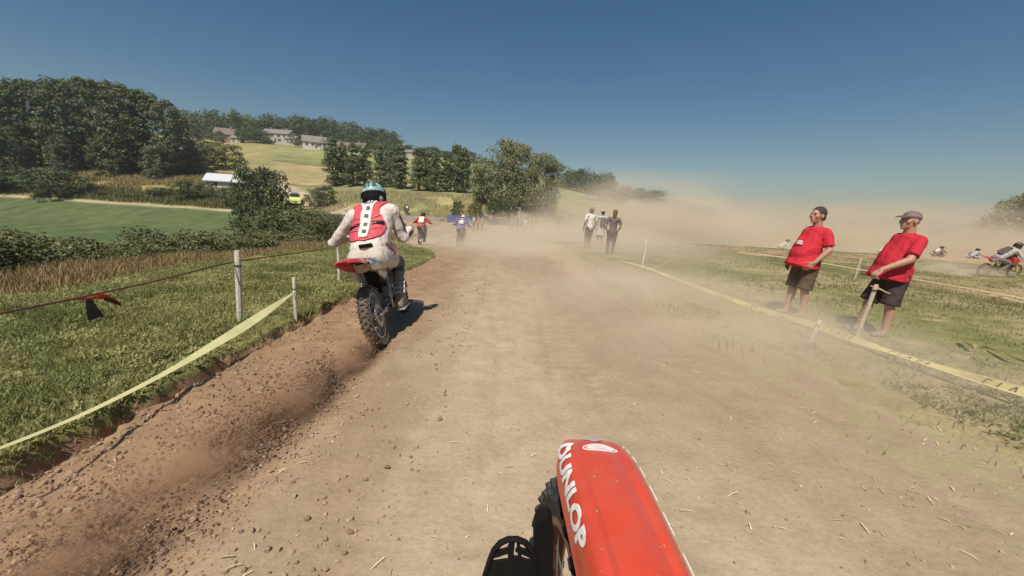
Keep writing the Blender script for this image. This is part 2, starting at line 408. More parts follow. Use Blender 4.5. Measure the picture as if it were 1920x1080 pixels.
def ground_mat(name, bump, bs, det=8, fine=.28):
    M = bpy.data.materials.new(name); M.use_nodes = True; n = M.node_tree; b = n.nodes['Principled BSDF']
    b.inputs['Roughness'].default_value = .92; b.inputs['Specular IOR Level'].default_value = .12
    at = n.nodes.new('ShaderNodeAttribute'); at.attribute_name = 'soil'
    tc = n.nodes.new('ShaderNodeTexCoord'); no = n.nodes.new('ShaderNodeTexNoise'); no.inputs['Scale'].default_value = bs; no.inputs['Detail'].default_value = det; no.inputs['Roughness'].default_value = .62
    n.links.new(tc.outputs['Object'], no.inputs['Vector'])
    n2 = n.nodes.new('ShaderNodeTexNoise'); n2.inputs['Scale'].default_value = bs * .13; n2.inputs['Detail'].default_value = 6
    n.links.new(tc.outputs['Object'], n2.inputs['Vector'])
    mu = n.nodes.new('ShaderNodeMath'); mu.operation = 'ADD'; n.links.new(no.outputs[0], mu.inputs[0]); n.links.new(n2.outputs[0], mu.inputs[1])
    mr = n.nodes.new('ShaderNodeMapRange'); mr.inputs[1].default_value = .7; mr.inputs[2].default_value = 1.3; mr.inputs[3].default_value = 1 - fine; mr.inputs[4].default_value = 1 + fine
    n.links.new(mu.outputs[0], mr.inputs[0])
    vm = n.nodes.new('ShaderNodeVectorMath'); vm.operation = 'SCALE'
    n.links.new(at.outputs['Color'], vm.inputs[0]); n.links.new(mr.outputs[0], vm.inputs['Scale']); n.links.new(vm.outputs[0], b.inputs['Base Color'])
    bp = n.nodes.new('ShaderNodeBump'); bp.inputs['Strength'].default_value = bump; bp.inputs['Distance'].default_value = .03
    n.links.new(no.outputs[0], bp.inputs['Height']); n.links.new(bp.outputs[0], b.inputs['Normal'])
    return M
def sub_ground(name, mask, colf, ma, label):
    q = np.arange(nx * ny).reshape(ny, nx)
    F = np.stack([q[:-1, :-1], q[:-1, 1:], q[1:, 1:], q[1:, :-1]], -1)[mask]
    used, inv = np.unique(F, return_inverse=True); F = inv.reshape(-1, 4)
    X = GX.ravel()[used]; Y = GY.ravel()[used]; Z = GZ.ravel()[used]
    me = bpy.data.meshes.new(name); me.vertices.add(len(used)); me.vertices.foreach_set('co', np.stack([X, Y, Z], -1).astype(np.float32).ravel())
    me.loops.add(F.size); me.loops.foreach_set('vertex_index', F.astype(np.int32).ravel())
    me.polygons.add(len(F)); me.polygons.foreach_set('loop_start', np.arange(0, F.size, 4, dtype=np.int32)); me.update(calc_edges=True)
    c = colf(X, Y); ca = me.color_attributes.new('soil', 'FLOAT_COLOR', 'POINT')
    ca.data.foreach_set('color', np.concatenate([c, np.ones((len(c), 1))], 1).astype(np.float32).ravel())
    o = link_mesh(name, me, ma); tag(o, label, None, None, 'structure'); return o
cxm = (GX[:-1, :-1] + GX[1:, 1:]) / 2; cym = (GY[:-1, :-1] + GY[1:, 1:]) / 2
TR = is_track(cxm, cym)
FARM = (cym > 62)
xe_ = -7.6 - 0.40 * np.maximum(0, cym - 15)
FLD = (~TR) & (cxm < xe_ - 4) & (cym > 14) & (cym < 74)
sub_ground('dirt_track', TR, dirt_colour, ground_mat('dirt', .35, 28, 8, .16), 'pale dusty dirt motocross track running straight ahead')
sub_ground('green_field', FLD, ground_colour, ground_mat('crop', .4, 6, 5, .22), 'green crop field in the hollow beyond the hedge')
sub_ground('hillside', (~TR) & (~FLD) & FARM, ground_colour, ground_mat('hillside', .5, 1.6, 7, .3), 'rolling hillside of green and brown fields')
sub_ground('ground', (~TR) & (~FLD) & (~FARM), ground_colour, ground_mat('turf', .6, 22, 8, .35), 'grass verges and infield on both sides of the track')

# ================================================================== GRASS, CLODS, STRAW
def blades(name, x, y, h, w, tint, ma, lean=.5, label=None, z=None):
    n = len(x); z = H(x, y) if z is None else z
    a = NR.uniform(0, 2 * PI, n); b = NR.uniform(0, 2 * PI, n); L = NR.uniform(0, lean, n) * h
    dx, dy = np.cos(a) * w / 2, np.sin(a) * w / 2
    p0 = np.stack([x - dx, y - dy, z - .01], -1); p1 = np.stack([x + dx, y + dy, z - .01], -1)
    mx, my = x + np.cos(b) * L * .35, y + np.sin(b) * L * .35
    p2 = np.stack([mx + dx * .7, my + dy * .7, z + h * .6], -1); p3 = np.stack([mx - dx * .7, my - dy * .7, z + h * .6], -1)
    tx, ty = x + np.cos(b) * L, y + np.sin(b) * L
    p4 = np.stack([tx, ty, z + h], -1)
    vs = np.concatenate([np.stack([p0, p1, p2, p3], 1), np.stack([p3, p2, p4, p4 + [0, 0, .002]], 1)], 0).reshape(-1, 3)
    o = np_mesh(name, vs, 4, ma, np.concatenate([tint, tint]))
    if label: tag(o, label, name.replace('_', ' '), None, 'stuff')
    return o
def rosettes(x, y, s, tint, n=5, z=None):
    """small broad leaved weeds: returns quads"""
    z = H(x, y) if z is None else z
    out = []; ti = []
    for k in range(n):
        a = NR.uniform(0, 2 * PI, len(x)); el = NR.uniform(.1, 1.1, len(x)); L = s * NR.uniform(.6, 1.2, len(x)); w = L * .42
        d = np.stack([np.cos(a) * np.cos(el), np.sin(a) * np.cos(el), np.sin(el)], -1); sd = np.stack([-np.sin(a), np.cos(a), 0 * a], -1)
        o = np.stack([x + NR.normal(0, .4, len(x)) * s, y + NR.normal(0, .4, len(x)) * s, z + NR.uniform(0, .6, len(x)) * s], -1)
        mid = o + d * (L * .55)[:, None]
        out.append(np.stack([o, mid + sd * (w / 2)[:, None], o + d * L[:, None], mid - sd * (w / 2)[:, None]], 1)); ti.append(tint + NR.uniform(-.12, .12, len(x)))
    return np.concatenate(out, 0), np.concatenate(ti, 0)
LG = leaf_mat('lawn_grass', (.09, .12, .022), (.50, .47, .20), .4)
DG = leaf_mat('dry_grass', (.14, .115, .04), (.50, .36, .18), .3)
VG = leaf_mat('dusty_grass', (.13, .14, .035), (.52, .46, .25), .35)
def scatter(n, x0, x1, y0, y1, p=1.0):
    """denser towards the camera"""
    u = NR.uniform(0, 1, n) ** p
    return NR.uniform(x0, x1, n), y0 + (y1 - y0) * u
# left lawn
x, y = scatter(230000, -6.6, -2.35, 1.0, 18, 1.7)
k = (x < ledge_x(y) - .0) & (fbm(x * 1.3, y * 1.3, 101, 3) > .26 + .5 * NR.uniform(0, .6, len(x))) ; x, y = x[k], y[k]
cl = fbm(x * 2.2, y * 2.2, 103, 4)
blades('lawn_grass', x, y, (.012 + .12 * cl ** 2) * NR.uniform(.5, 1.7, len(x)), NR.uniform(.004, .010, len(x)) * (1 + y * .08), np.clip(.10 + .62 * (1 - cl) + .7 * (fbm(x * .6, y * .6, 109, 3) - .5) + NR.normal(0, .2, len(x)), 0, 1), LG, .8, 'short green grass of the verge left of the track')
x, y = scatter(52000, -6.2, -2.42, 1.0, 13, 1.6)
k = (x < ledge_x(y) - .03) & (fbm(x * 1.9, y * 1.9, 105, 4) > .47); x, y = x[k], y[k]
q, ti = rosettes(x, y, .016 + .034 * NR.uniform(0, 1, len(x)) ** 2, np.clip(.30 + .6 * (fbm(x * 1.1, y * 1.1, 107, 3) - .2) + NR.normal(0, .12, len(x)), 0, 1), 6)
tag(np_mesh('clover_weeds', q.reshape(-1, 3), 4, LG, ti), 'broad leaved weeds and clover among the left verge grass', 'weeds', None, 'stuff')
x, y = scatter(1500, -5.9, -2.45, 1.2, 12, 1.5); k = (fbm(x * .9, y * .9, 161, 3) > .50); x, y = x[k], y[k]
Q = []; T = []
for lv in range(5):
    q, ti = rosettes(x + NR.normal(0, .008, len(x)) * lv, y + NR.normal(0, .008, len(x)) * lv, (.045 - .005 * lv) * NR.uniform(.6, 1.3, len(x)), np.clip(NR.normal(.28 + .05 * lv, .12, len(x)), 0, 1), 4, H(x, y) + .01 + lv * .026); Q.append(q); T.append(ti)
tag(np_mesh('tall_weeds', np.concatenate(Q).reshape(-1, 3), 4, LG, np.concatenate(T)), 'taller leafy weeds standing in the left verge', 'weeds', None, 'stuff')
x, y = scatter(9000, -2.7, -1.7, 1.1, 14, 1.6); d = x - ledge_x(y); k = (d > 0) & (NR.uniform(0, 1, len(x)) < np.exp(-d / .10) * 1.3) & (fbm(x * 2.5, y * 2.5, 165, 3) > .42); x, y = x[k], y[k]
blades('stray_grass', x, y, NR.uniform(.015, .06, len(x)), NR.uniform(.004, .008, len(x)), np.clip(NR.normal(.7, .2, len(x)), 0, 1), VG, .9, 'stray dusty grass blades creeping onto the dirt edge')
# far part of the lawn strip and lip
x, y = scatter(60000, -9.5, -2.3, 14, 46, 1.3)
k = (x < ledge_x(y)) & (x > -7.2 - .3 * np.maximum(0, y - 15)); x, y = x[k], y[k]
blades('verge_grass', x, y, NR.uniform(.05, .16, len(x)), .03 + .001 * y, np.clip(NR.normal(.5, .2, len(x)), 0, 1), LG, .7, 'green grass beside the track farther ahead on the left')
# tall dry grass
x, y = scatter(120000, -10.5, -5.5, 2.0, 34, 1.5)
e = -5.95 - .05 * y + .9 * (fbm(x * .7, y * .7, 111, 3) - .5); xe2 = -8.6 - .40 * np.maximum(0, y - 15)
k = (x < e) & (x > xe2) & (fbm(x * .9, y * .9, 113, 3) > .3); x, y = x[k], y[k]
hh = (.08 + .36 * fbm(x * .8, y * .8, 115, 3)) * np.clip((e[k] - x) / .6 + .3, .3, 1)
blades('dry_tall_grass', x, y, hh * NR.uniform(.6, 1.2, len(x)), NR.uniform(.006, .014, len(x)) * (1 + y * .06), np.clip(.55 + NR.normal(0, .25, len(x)) - .35 * sst(fbm(x * 1.2, y * 1.2, 117, 2), .55, .7), 0, 1), DG, .55, 'tall straw coloured grass between the verge and the hedge')
# right verge
x, y = scatter(260000, 2.4, 30, 1.6, 34, 1.55)
dn = fbm(x * .8, y * .8, 121, 4) + .12 * (x - right_x(y)).clip(-3, 1.5)
k = (dn > .40 + NR.uniform(0, .35, len(x))); x, y = x[k], y[k]
cl = fbm(x * 1.5, y * 1.5, 123, 4)
blades('dusty_verge_grass', x, y, (.015 + .085 * cl ** 2) * NR.uniform(.5, 1.6, len(x)), NR.uniform(.004, .009, len(x)) * (1 + y * .08), np.clip(.45 + 1.0 * (cl - .5) * -1 + NR.normal(0, .22, len(x)), 0, 1), VG, .9, 'sparse dust covered grass right of the track')
x, y = scatter(12000, 3.0, 16, 1.8, 20, 1.5)
k = (x > right_x(y)) & (fbm(x * 1.1, y * 1.1, 125, 3) > .55); x, y = x[k], y[k]
x = np.concatenate([x, NR.uniform(3.55, 5.6, 700)]); y = np.concatenate([y, NR.uniform(2.3, 3.7, 700)])
q, ti = rosettes(x, y, .02 + .035 * NR.uniform(0, 1, len(x)), np.clip(NR.normal(.35, .15, len(x)), 0, 1), 7)
tag(np_mesh('verge_weeds', q.reshape(-1, 3), 4, VG, ti), 'dark leafy weeds in the right verge', 'weeds', None, 'stuff')
# rough bank behind the bend and meadow grass
x, y = scatter(50000, -60, 14, 59, 84, 1.0); k = (~is_track(x, y)) & (fbm(x * .25, y * .25, 131, 3) > .42) & (x / y > -.52); x, y = x[k], y[k]
blades('bank_grass', x, y, NR.uniform(.2, .6, len(x)), NR.uniform(.08, .16, len(x)), np.clip(.62 + .7 * (fbm(x * .15, y * .15, 133, 3) - .3) + NR.normal(0, .15, len(x)), 0, 1), VG, .6, 'rough dry grass on the bank behind the far bend')
x, y = scatter(60000, -120, -38, 75.5, 104, 1.0); k = (fbm(x * .2, y * .2, 135, 3) > .36) & (x / y < -.63); x, y = x[k], y[k]
blades('meadow_grass', x, y, NR.uniform(.3, .9, len(x)), NR.uniform(.08, .18, len(x)), np.clip(.5 * sst(y, 79, 86) + NR.normal(.12, .18, len(x)), 0, 1), DG if False else leaf_mat('meadow', (.08, .10, .03), (.48, .36, .17), .3), .6, 'brown and green meadow grass below the woods')

# clods, stones and straw
def clod_mesh(name, P, S, ma, label, seed=0):
    bm = bmesh.new(); bmesh.ops.create_icosphere(bm, subdivisions=1, radius=1); base = np.array([v.co for v in bm.verts]); fs = np.array([[v.index for v in f.verts] for f in bm.faces]); bm.free()
    n = len(P); q = NR.normal(size=(n, 3, 3)); Q, _ = np.linalg.qr(q)
    sc = NR.uniform(.55, 1.3, (n, 1, 3)) * S[:, None, None]
    vb = base[None] * (1 + NR.uniform(-.28, .28, (n, len(base), 1)))
    vs = np.einsum('nij,nkj->nki', Q, vb * sc) + P[:, None, :]
    vs = vs[:, fs].reshape(-1, 3)                       # flat shaded triangles
    t = NR.uniform(0, 1, n).repeat(len(fs))
    o = np_mesh(name, vs, 3, ma, t); tag(o, label, name.replace('_', ' '), None, 'stuff'); return o
CL = leaf_mat('clod_earth', (.19, .115, .072), (.40, .28, .19), 0.0, .95)
x, y = scatter(42000, -2.5, -.4, 1.1, 14, 1.8); d = x - ledge_x(y)
k = (d > .10) & (NR.uniform(0, 1, len(x)) < np.exp(-d / .55) + .09 + .6 * np.exp(-((x + 1.45) / .22) ** 2) * (y < 4)) & (fbm(x * 3, y * 3, 141, 3) > .33); x, y = x[k], y[k]
s = .0025 + .014 * NR.uniform(0, 1, len(x)) ** 4
clod_mesh('earth_clods', np.stack([x, y, H(x, y) + s * .3], -1), s, CL, 'loose reddish clods of earth along the left edge of the track')
CL2 = leaf_mat('pale_earth', (.24, .165, .11), (.48, .37, .26), 0.0, .95)
x, y = scatter(7000, -1.4, 4.6, 1.1, 12, 1.7); k = fbm(x * 1.6, y * 1.2, 143, 3) > .47; x, y = x[k], y[k]
s = .002 + .009 * NR.uniform(0, 1, len(x)) ** 4
clod_mesh('track_crumbs', np.stack([x, y, H(x, y) + s * .2], -1), s, CL2, 'small crumbs of dry earth scattered on the track')
def straw(n, x0, x1, y0, y1, name, label):
    x, y = scatter(n, x0, x1, y0, y1, 1.6); k = is_track(x, y) & (fbm(x * 1.5, y * 1.5, 145, 3) > .42); x, y = x[k], y[k]; n = len(x)
    a = NR.uniform(0, PI, n); L = NR.uniform(.015, .07, n); w = NR.uniform(.0012, .003, n); z = H(x, y) + .006
    d = np.stack([np.cos(a), np.sin(a), NR.uniform(-.1, .2, n)], -1) * L[:, None]; sd = np.stack([-np.sin(a), np.cos(a), 0 * a], -1) * w[:, None]
    o = np.stack([x, y, z], -1); up = np.array([0, 0, .004])
    vs = np.stack([o - sd, o + sd, o + d * .5 + sd + up, o + d * .5 - sd + up, o + d * .5 - sd + up, o + d * .5 + sd + up, o + d + sd, o + d - sd], 1).reshape(-1, 3)
    tag(np_mesh(name, vs, 4, leaf_mat('straw', (.42, .33, .18), (.80, .70, .48), 0, .7), np.repeat(NR.uniform(0, 1, n), 2)), label, 'straw', None, 'stuff')
straw(900, -2.4, 4.4, 1.1, 9, 'straw_bits', 'bits of straw and root scattered over the dirt')
# ================================================================== TREES AND HEDGES
def leaf_cloud(cent, rad, n_per, size, flat=.85, up=.35, tint0=.45, tsd=.16, shell=.72, aspect=.62):
    """leaf sprays on the shells of many small clumps"""
    cent = np.asarray(cent, float); rad = np.asarray(rad, float); m = len(cent)
    ci = np.repeat(np.arange(m), n_per); n = len(ci)
    d = NR.normal(size=(n, 3)); d /= np.linalg.norm(d, axis=1)[:, None]; d[:, 2] = np.where(d[:, 2] < -.35, -d[:, 2] * .6, d[:, 2])
    r = rad[ci] * (shell + (1.12 - shell) * NR.uniform(0, 1, n) ** .7)
    p = cent[ci] + d * r[:, None] * np.array([1, 1, flat])
    nn = d + NR.normal(0, .55, (n, 3)) + np.array([0, 0, up]); nn /= np.linalg.norm(nn, axis=1)[:, None]
    a = NR.normal(size=(n, 3)); u = np.cross(nn, a); u /= np.linalg.norm(u, axis=1)[:, None]; w = np.cross(nn, u)
    s = size * NR.uniform(.55, 1.35, n)
    u = u * s[:, None] * .5; w = w * s[:, None] * .5 * aspect
    j = lambda: NR.uniform(.7, 1.25, (n, 1))
    vs = np.stack([p - u * j(), p - w * j(), p + u * j(), p + w * j()], 1).reshape(-1, 3)
    ct = NR.normal(0, tsd * .7, m)
    ti = np.clip(tint0 + ct[ci] + NR.normal(0, tsd, n), 0, 1)
    return vs, ti
def crown_centres(kind, h, w, n, seed):
    g = np.random.default_rng(seed); out = []; rad = []
    while len(out) < n:
        p = g.uniform(-1, 1, 3); 
        t = g.uniform(0, 1)
        a = g.uniform(0, 2 * PI)
        if kind == 'broad':                       # tall woodland tree: crown from 20% up
            z = .16 + .80 * t; env = math.sin(PI * min(1, (t * .86 + .10))) ** .55; lob = 1 + .22 * math.sin(3 * a + seed) + .15 * math.sin(5 * t * 3 + seed)
        elif kind == 'column':
            z = .04 + .94 * t; env = (min(1, t / .12)) ** .5 * (1 - t) ** .50; lob = 1 + .25 * math.sin(2 * a + seed + 5 * t)
        elif kind == 'willow':
            z = .08 + .88 * t; env = (.90 if t < .5 else 1) * math.sin(PI * (t * .72 + .22)) ** .6; lob = 1 + .25 * math.sin(2 * a + seed) + .12 * math.sin(5 * a)
        else:
            z = .10 + .85 * t; env = math.sin(PI * (t * .78 + .16)) ** .55; lob = 1 + .25 * math.sin(3 * a + seed)
        rr = env * lob * (g.uniform(.25, 1) ** .45) * w / 2
        out.append((rr * math.cos(a), rr * math.sin(a), z * h)); rad.append(g.uniform(.6, 1.25))
    return np.array(out), np.array(rad)
BARK = mat('bark', (.12, .095, .07), .9, var=.3, bump=.6, bscale=8)
TM = {
 'woods': leaf_mat('woods_leaf', (.020, .036, .012), (.17, .20, .075), .22),
 'dark': leaf_mat('dark_leaf', (.020, .042, .014), (.085, .125, .04), .18),
 'poplar': leaf_mat('poplar_leaf', (.035, .060, .020), (.24, .28, .11), .22),
 'willow': leaf_mat('willow_leaf', (.075, .09, .04), (.36, .36, .20), .3),
 'yellow': leaf_mat('yellow_leaf', (.09, .11, .025), (.28, .29, .075), .25),
 'scrub': leaf_mat('scrub_leaf', (.045, .055, .020), (.24, .24, .10), .22),
 'woods2': leaf_mat('grey_woods_leaf', (.030, .042, .020), (.23, .25, .13), .22),
 'hedge': leaf_mat('hedge_leaf', (.020, .036, .012), (.16, .19, .075), .2),
 'ridge': leaf_mat('ridge_leaf', (.035, .055, .022), (.12, .155, .055), .2),
}
def trunk_mb(h, w, kind, seed):
    g = random.Random(seed); mb = MB(); r = h * .022 + .06
    top = h * (.72 if kind != 'column' else .9)
    pts = [V(0, 0, -.6)]; x = y = 0
    for i in range(1, 7):
        x += g.uniform(-.02, .02) * h; y += g.uniform(-.02, .02) * h; pts.append(V(x * .6, y * .6, top * i / 6))
    mb.tube(pts, [r * 1.35] + [r * (1 - .14 * i) for i in range(1, 7)], 8)
    for i in range(7 if kind != 'column' else 4):
        t = g.uniform(.3, .8); b = pts[int(t * 6)]; a = g.uniform(0, 2 * PI); L = w * g.uniform(.25, .42)
        mb.tube([b, b + V(math.cos(a) * L * .5, math.sin(a) * L * .5, L * .35), b + V(math.cos(a) * L, math.sin(a) * L, L * .9)], [r * .45, r * .3, r * .1], 6)
    return mb
def make_tree_meshes(kind, h, w, n_clump, n_leaf, leaf, seed, matk, tint=.45, cl=None):
    c, r = crown_centres(kind, h, w, n_clump, seed); rad = r * (cl or w * .16)
    vs, ti = leaf_cloud(c, rad, n_leaf, leaf, tint0=tint)
    me = np_mesh('crown', vs, 4, TM[matk], ti, link=False)
    tm = trunk_mb(h, w, kind, seed); o = tm.build('trunk', BARK); tme = o.data; bpy.data.objects.remove(o)
    return me, tme
def place_tree(name, me, loc, s=1.0, sz=None, rz=0, label='', group=None, cat='tree'):
    t = empty(name, loc, (0, 0, rz), label, cat, group); t.scale = (s, s, sz or s)
    o = bpy.data.objects.new('crown', me[0]); COL.objects.link(o); o.parent = t
    if me[1] is not None: k = bpy.data.objects.new('trunk', me[1]); COL.objects.link(k); k.parent = t
    return t
def on_col(px, y):
    """ground point in the column px of the photo at depth y"""
    x = col_at(px, y); return V(x, y, Hs(x, y))
def top_h(px, py, P):
    """height above P whose top shows at photo row py"""
    d = ray(px, py); return CAM.z + d.z * (P.y / d.y) - P.z

# --- tall wood on the left
WV = [make_tree_meshes('broad', 24, 10.5, 150, 62, .62, 100 + i, ['woods', 'woods2', 'woods', 'woods2'][i], cl=1.3) for i in range(4)]
wl = [(-70, 96, 150), (8, 94, 158), (70, 97, 152), (128, 93, 149), (186, 96, 150), (236, 92, 157), (284, 95, 172), (326, 94, 190),
      (-30, 108, 152), (40, 112, 160), (100, 110, 155), (160, 112, 151), (215, 109, 158), (262, 112, 175), (345, 106, 215), (-120, 100, 160),
      (-10, 84, 215), (372, 128, 232)]
for i, (px, y, top) in enumerate(wl):
    P = on_col(px, y); hh = top_h(px, top, P); s = hh / 23.5
    lab = 'tall dark leafy tree, ' + ORD[i] + ' of the wood at the far left'
    place_tree('woodland_tree', WV[i % 4], P, s * RND.uniform(.92, 1.0), s, RND.uniform(0, 6), lab, 'tall trees of the wood on the left')
for i in range(15):
    px = -60 + i * 30 + RND.uniform(-8, 8); y = 90.5 + (i % 3) * 4; P = on_col(px, y)
    t = place_tree('understory_tree', WV[(i + 1) % 4], P - V(0, 0, 3.0), RND.uniform(.40, .52), RND.uniform(.36, .52), RND.uniform(0, 6), 'low leafy tree under the tall wood, ' + ORD[i] + ' from the far left', 'low trees filling the foot of the wood')
# smaller trees and bushes in front of the wood
SV = [make_tree_meshes('round', 6, 6, 70, 55, .34, 200 + i, ['hedge', 'scrub', 'hedge'][i], cl=.85) for i in range(3)]
DV = [make_tree_meshes('round', 6, 6, 70, 50, .40, 210 + i, 'dark', cl=.85) for i in range(2)]
YV = make_tree_meshes('round', 7, 7.5, 80, 60, .38, 221, 'yellow', cl=.95)
def bushy(name, V_, px, y, top, wpx, label, cat='tree', group=None, h0=6, w0=6):
    P = on_col(px, y); hh = top_h(px, top, P); w = wpx / FPX * y
    t = place_tree(name, V_, P, w / w0, hh / h0, RND.uniform(0, 6), label, group, cat); return t
bushy('bushy_tree', SV[0], 96, 76, 318, 98, 'grey green bushy tree standing dark in front of the tall wood')
bushy('bushy_tree', DV[0], 30, 80, 330, 120, 'dark low tree in the shade at the far left edge')
bushy('bushy_tree', DV[1], -40, 78, 320, 120, 'dark bushy tree at the outermost left end of the field')
bushy('bushy_tree', SV[1], 372, 118, 262, 92, 'dark green tree between the tall wood and the yellowish tree')
bushy('bushy_tree', SV[2], 330, 112, 280, 70, 'bushy tree at the foot of the wood, by the long barn')
bushy('yellow_green_tree', YV, 428, 116, 270, 66, 'yellowish green round tree behind the white house', h0=7, w0=7.5)
bushy('bushy_tree', SV[0], 472, 60, 312, 72, 'large dark green tree right of the white house')
bushy('bushy_tree', SV[2], 508, 62, 320, 60, 'dark green tree touching the one right of the white house, near the van')
for i, (px, y, top, w) in enumerate([(345, 78, 338, 40), (385, 80, 340, 34), (300, 80, 352, 40), (430, 77, 350, 36), (205, 80, 362, 44), (255, 79, 366, 40), (150, 80, 372, 40)]):
    bushy('meadow_bush', SV[i % 3], px, y, top, w, ORD[i] + ' small bush along the far edge of the green field, ' + ['dark and pointed', 'dark and round', 'low and wide'][i % 3], 'bush', 'bushes along the far edge of the green field')
# hedgerows on the hillside
for i, (px, y, top, w) in enumerate([(455, 215, 286, 26), (480, 212, 287, 24), (500, 210, 289, 22), (520, 208, 290, 18)]):
    bushy('field_bush', DV[i % 2], px, y, top, w, 'round dark bush in the upper field, ' + ORD[i] + ' from the left in its short hedgerow', 'bush', 'hedgerow bushes in the upper field')
# --- row of columnar poplars
PV = [make_tree_meshes('column', 10, 3.3, 85, 80, .32, 300 + i, 'poplar', cl=.72) for i in range(4)]
pop = [(626, 104, 272, 30), (645, 106, 280, 20), (664, 103, 282, 30), (684, 105, 290, 28), (714, 102, 283, 24), (733, 103, 292, 22), (750, 100, 284, 30), (786, 98, 290, 30), (802, 102, 296, 20), (816, 97, 300, 26), (836, 98, 298, 24), (852, 99, 284, 20), (866, 97, 290, 34)]
for i, (px, y, top, w) in enumerate(pop):
    y -= 8
    P = on_col(px, y); hh = top_h(px, top - 6, P)
    place_tree('poplar_tree', PV[i % 4], P, w / FPX * y / 3.1, hh / 9.3, RND.uniform(0, 6), ORD[i] + ' from the left in the row of dark upright poplars behind the bank', 'row of poplars behind the bank')
# --- big willows
WI = [make_tree_meshes('willow', 11, 13, 230, 95, .36, 400 + i, 'willow', cl=1.45) for i in range(2)]
def big(px, y, top, wpx, v, lab, name='willow_tree', h0=10.8, w0=13):
    P = on_col(px, y); hh = top_h(px, top, P); w = wpx / FPX * y
    return place_tree(name, v, P - V(0, 0, .3), w / w0, hh / h0, RND.uniform(0, 6), lab)
big(948, 72, 268, 112, WI[0], 'huge grey green willow, tallest of the clump beyond the bend')
big(1012, 70, 290, 84, WI[1], 'pale willow forming the right half of the clump beyond the bend')
big(912, 74, 318, 62, WI[1], 'lower dark willow at the left foot of the tall one')
for i, (px, y, top, w) in enumerate([(857, 61, 376, 22), (893, 61, 380, 26), (925, 60, 380, 26), (955, 60, 372, 30), (590, 72, 352, 30), (613, 70, 350, 36)]):
    bushy('bank_bush', SV[i % 3], px, y, top, w, ['dark little bush on the bank straight above the blue and white rider', 'brownish low bush on the bank between the dark one and the white buggy', 'low bush right behind the white buggy', 'spiky bush at the foot of the willow', 'tall weedy bush beside the farm track, nearer the van', 'tall weedy bush beside the farm track, nearer the poplars'][i], 'bush', 'bushes on the bank')
# --- ridge trees: behind the village and along the skyline
RV_ = [make_tree_meshes('round', 9, 10, 40, 40, .75, 500 + i, 'ridge', cl=1.9) for i in range(4)]
ridge = []
for k in range(17): px = 352 + k * 13.5; ridge.append((px, 236 - (k % 3) * 7, [216, 221, 228, 224][k % 4] + max(0, (k - 4)) * .9, 30))
for k in range(17): px = 545 + k * 12; ridge.append((px, 246 + (k % 3) * 7, 231 + [0, 5, -2, 4][k % 4] + max(0, k - 6) * 2.6, 26))
for k in range(14): px = 670 + k * 17; ridge.append((px, 228, 262 + [0, 10, 3, 12][k % 4] + k * 2.4, 24))
for k in range(7): px = 1052 + k * 13; ridge.append((px, 205, 318 + [0, 8, 4][k % 3] + k * 2.5, 24))
for k in range(7): px = 1120 + k * 32; ridge.append((px, 170 - k * 4, 338 + k * 9 + [0, 7, 3][k % 3], 44))
for i, (px, y, top, w) in enumerate(sorted(ridge)):
    P = on_col(px, y); hh = max(3.0, top_h(px, top - 5, P))
    place_tree('ridge_tree', RV_[i % 4], P, w / FPX * y / 7.4, hh / 8.6, RND.uniform(0, 6), ('round tree on the skyline ridge, ' + ORD[i] + ' counted from the left') if i < 50 else 'round tree on the skyline ridge, ' + ORD[len(ridge) - 1 - i] + ' counted from the right', 'trees along the skyline ridge')
# conifer-like tall one on ridge
P = on_col(738, 232); place_tree('skyline_tree', WV[1], P, .42, top_h(738, 246, P) / 23.5, 1, 'tallest open crowned tree on the skyline right of the village')
P = on_col(858, 225); place_tree('skyline_tree', WV[2], P, .33, top_h(858, 272, P) / 23.5, 2, 'lone thin crowned tree on the skyline above the poplars')
# tree on the far right, faint in the dust
P = on_col(1905, 70); place_tree('hazy_tree', WI[0], P, .95, top_h(1905, 374, P) / 10.8, 2, 'broad hazy tree at the far right edge behind the dust')
P = on_col(1990, 66); place_tree('hazy_tree', WI[1], P, 1.0, top_h(1990, 352, P) / 10.8, 4, 'hazy tree just beyond the right edge of the dust')
# --- hedge between the verge and the field: one bush after another
HV = []
for i in range(4):
    g = np.random.default_rng(600 + i); n = 60; c = np.stack([g.uniform(-.75, .75, n), g.uniform(-1.0, 1.0, n), g.uniform(.05, .88, n)], -1)
    c[:, 2] *= 1 - .35 * np.abs(c[:, 1]) ** 2 
    vs, ti = leaf_cloud(c, g.uniform(.14, .30, n), 230, .056, tint0=.42, tsd=.22)
    mb = MB()
    for k in range(7):
        a = g.uniform(0, 6.28); mb.tube([(0, 0, -.1), (math.cos(a) * .25, math.sin(a) * .25, .4), (math.cos(a) * .5, math.sin(a) * .6, .8)], [.03, .018, .006], 5)
    o = mb.build('stem', BARK); tm = o.data; bpy.data.objects.remove(o)
    HV.append((np_mesh('foliage', vs, 4, TM[['hedge', 'scrub', 'hedge', 'scrub'][i]], ti, link=False), tm))
n = 0
yb = 3.6
hb = []
while yb < 46:
    s = 1.0 + .25 * RND.random() + max(0, yb - 12) * .03
    xe = -8.35 - .40 * max(0, yb - 15) + RND.uniform(-.3, .3)
    hb.append((xe, yb, s)); hb.append((xe - 1.2 * s, yb + .5, s * .95)); yb += 1.35 * s
tall = [(-9.3, 16.2, 1.9, 2.0), (-10.1, 18.2, 2.2, 2.5), (-11.2, 19.5, 2.3, 2.35), (-9.0, 17.9, 1.8, 1.75), (-10.0, 21.5, 2.2, 2.0), (-8.9, 20.6, 1.6, 1.5), (-11.6, 23.2, 2.4, 2.5)]
ctr = 0
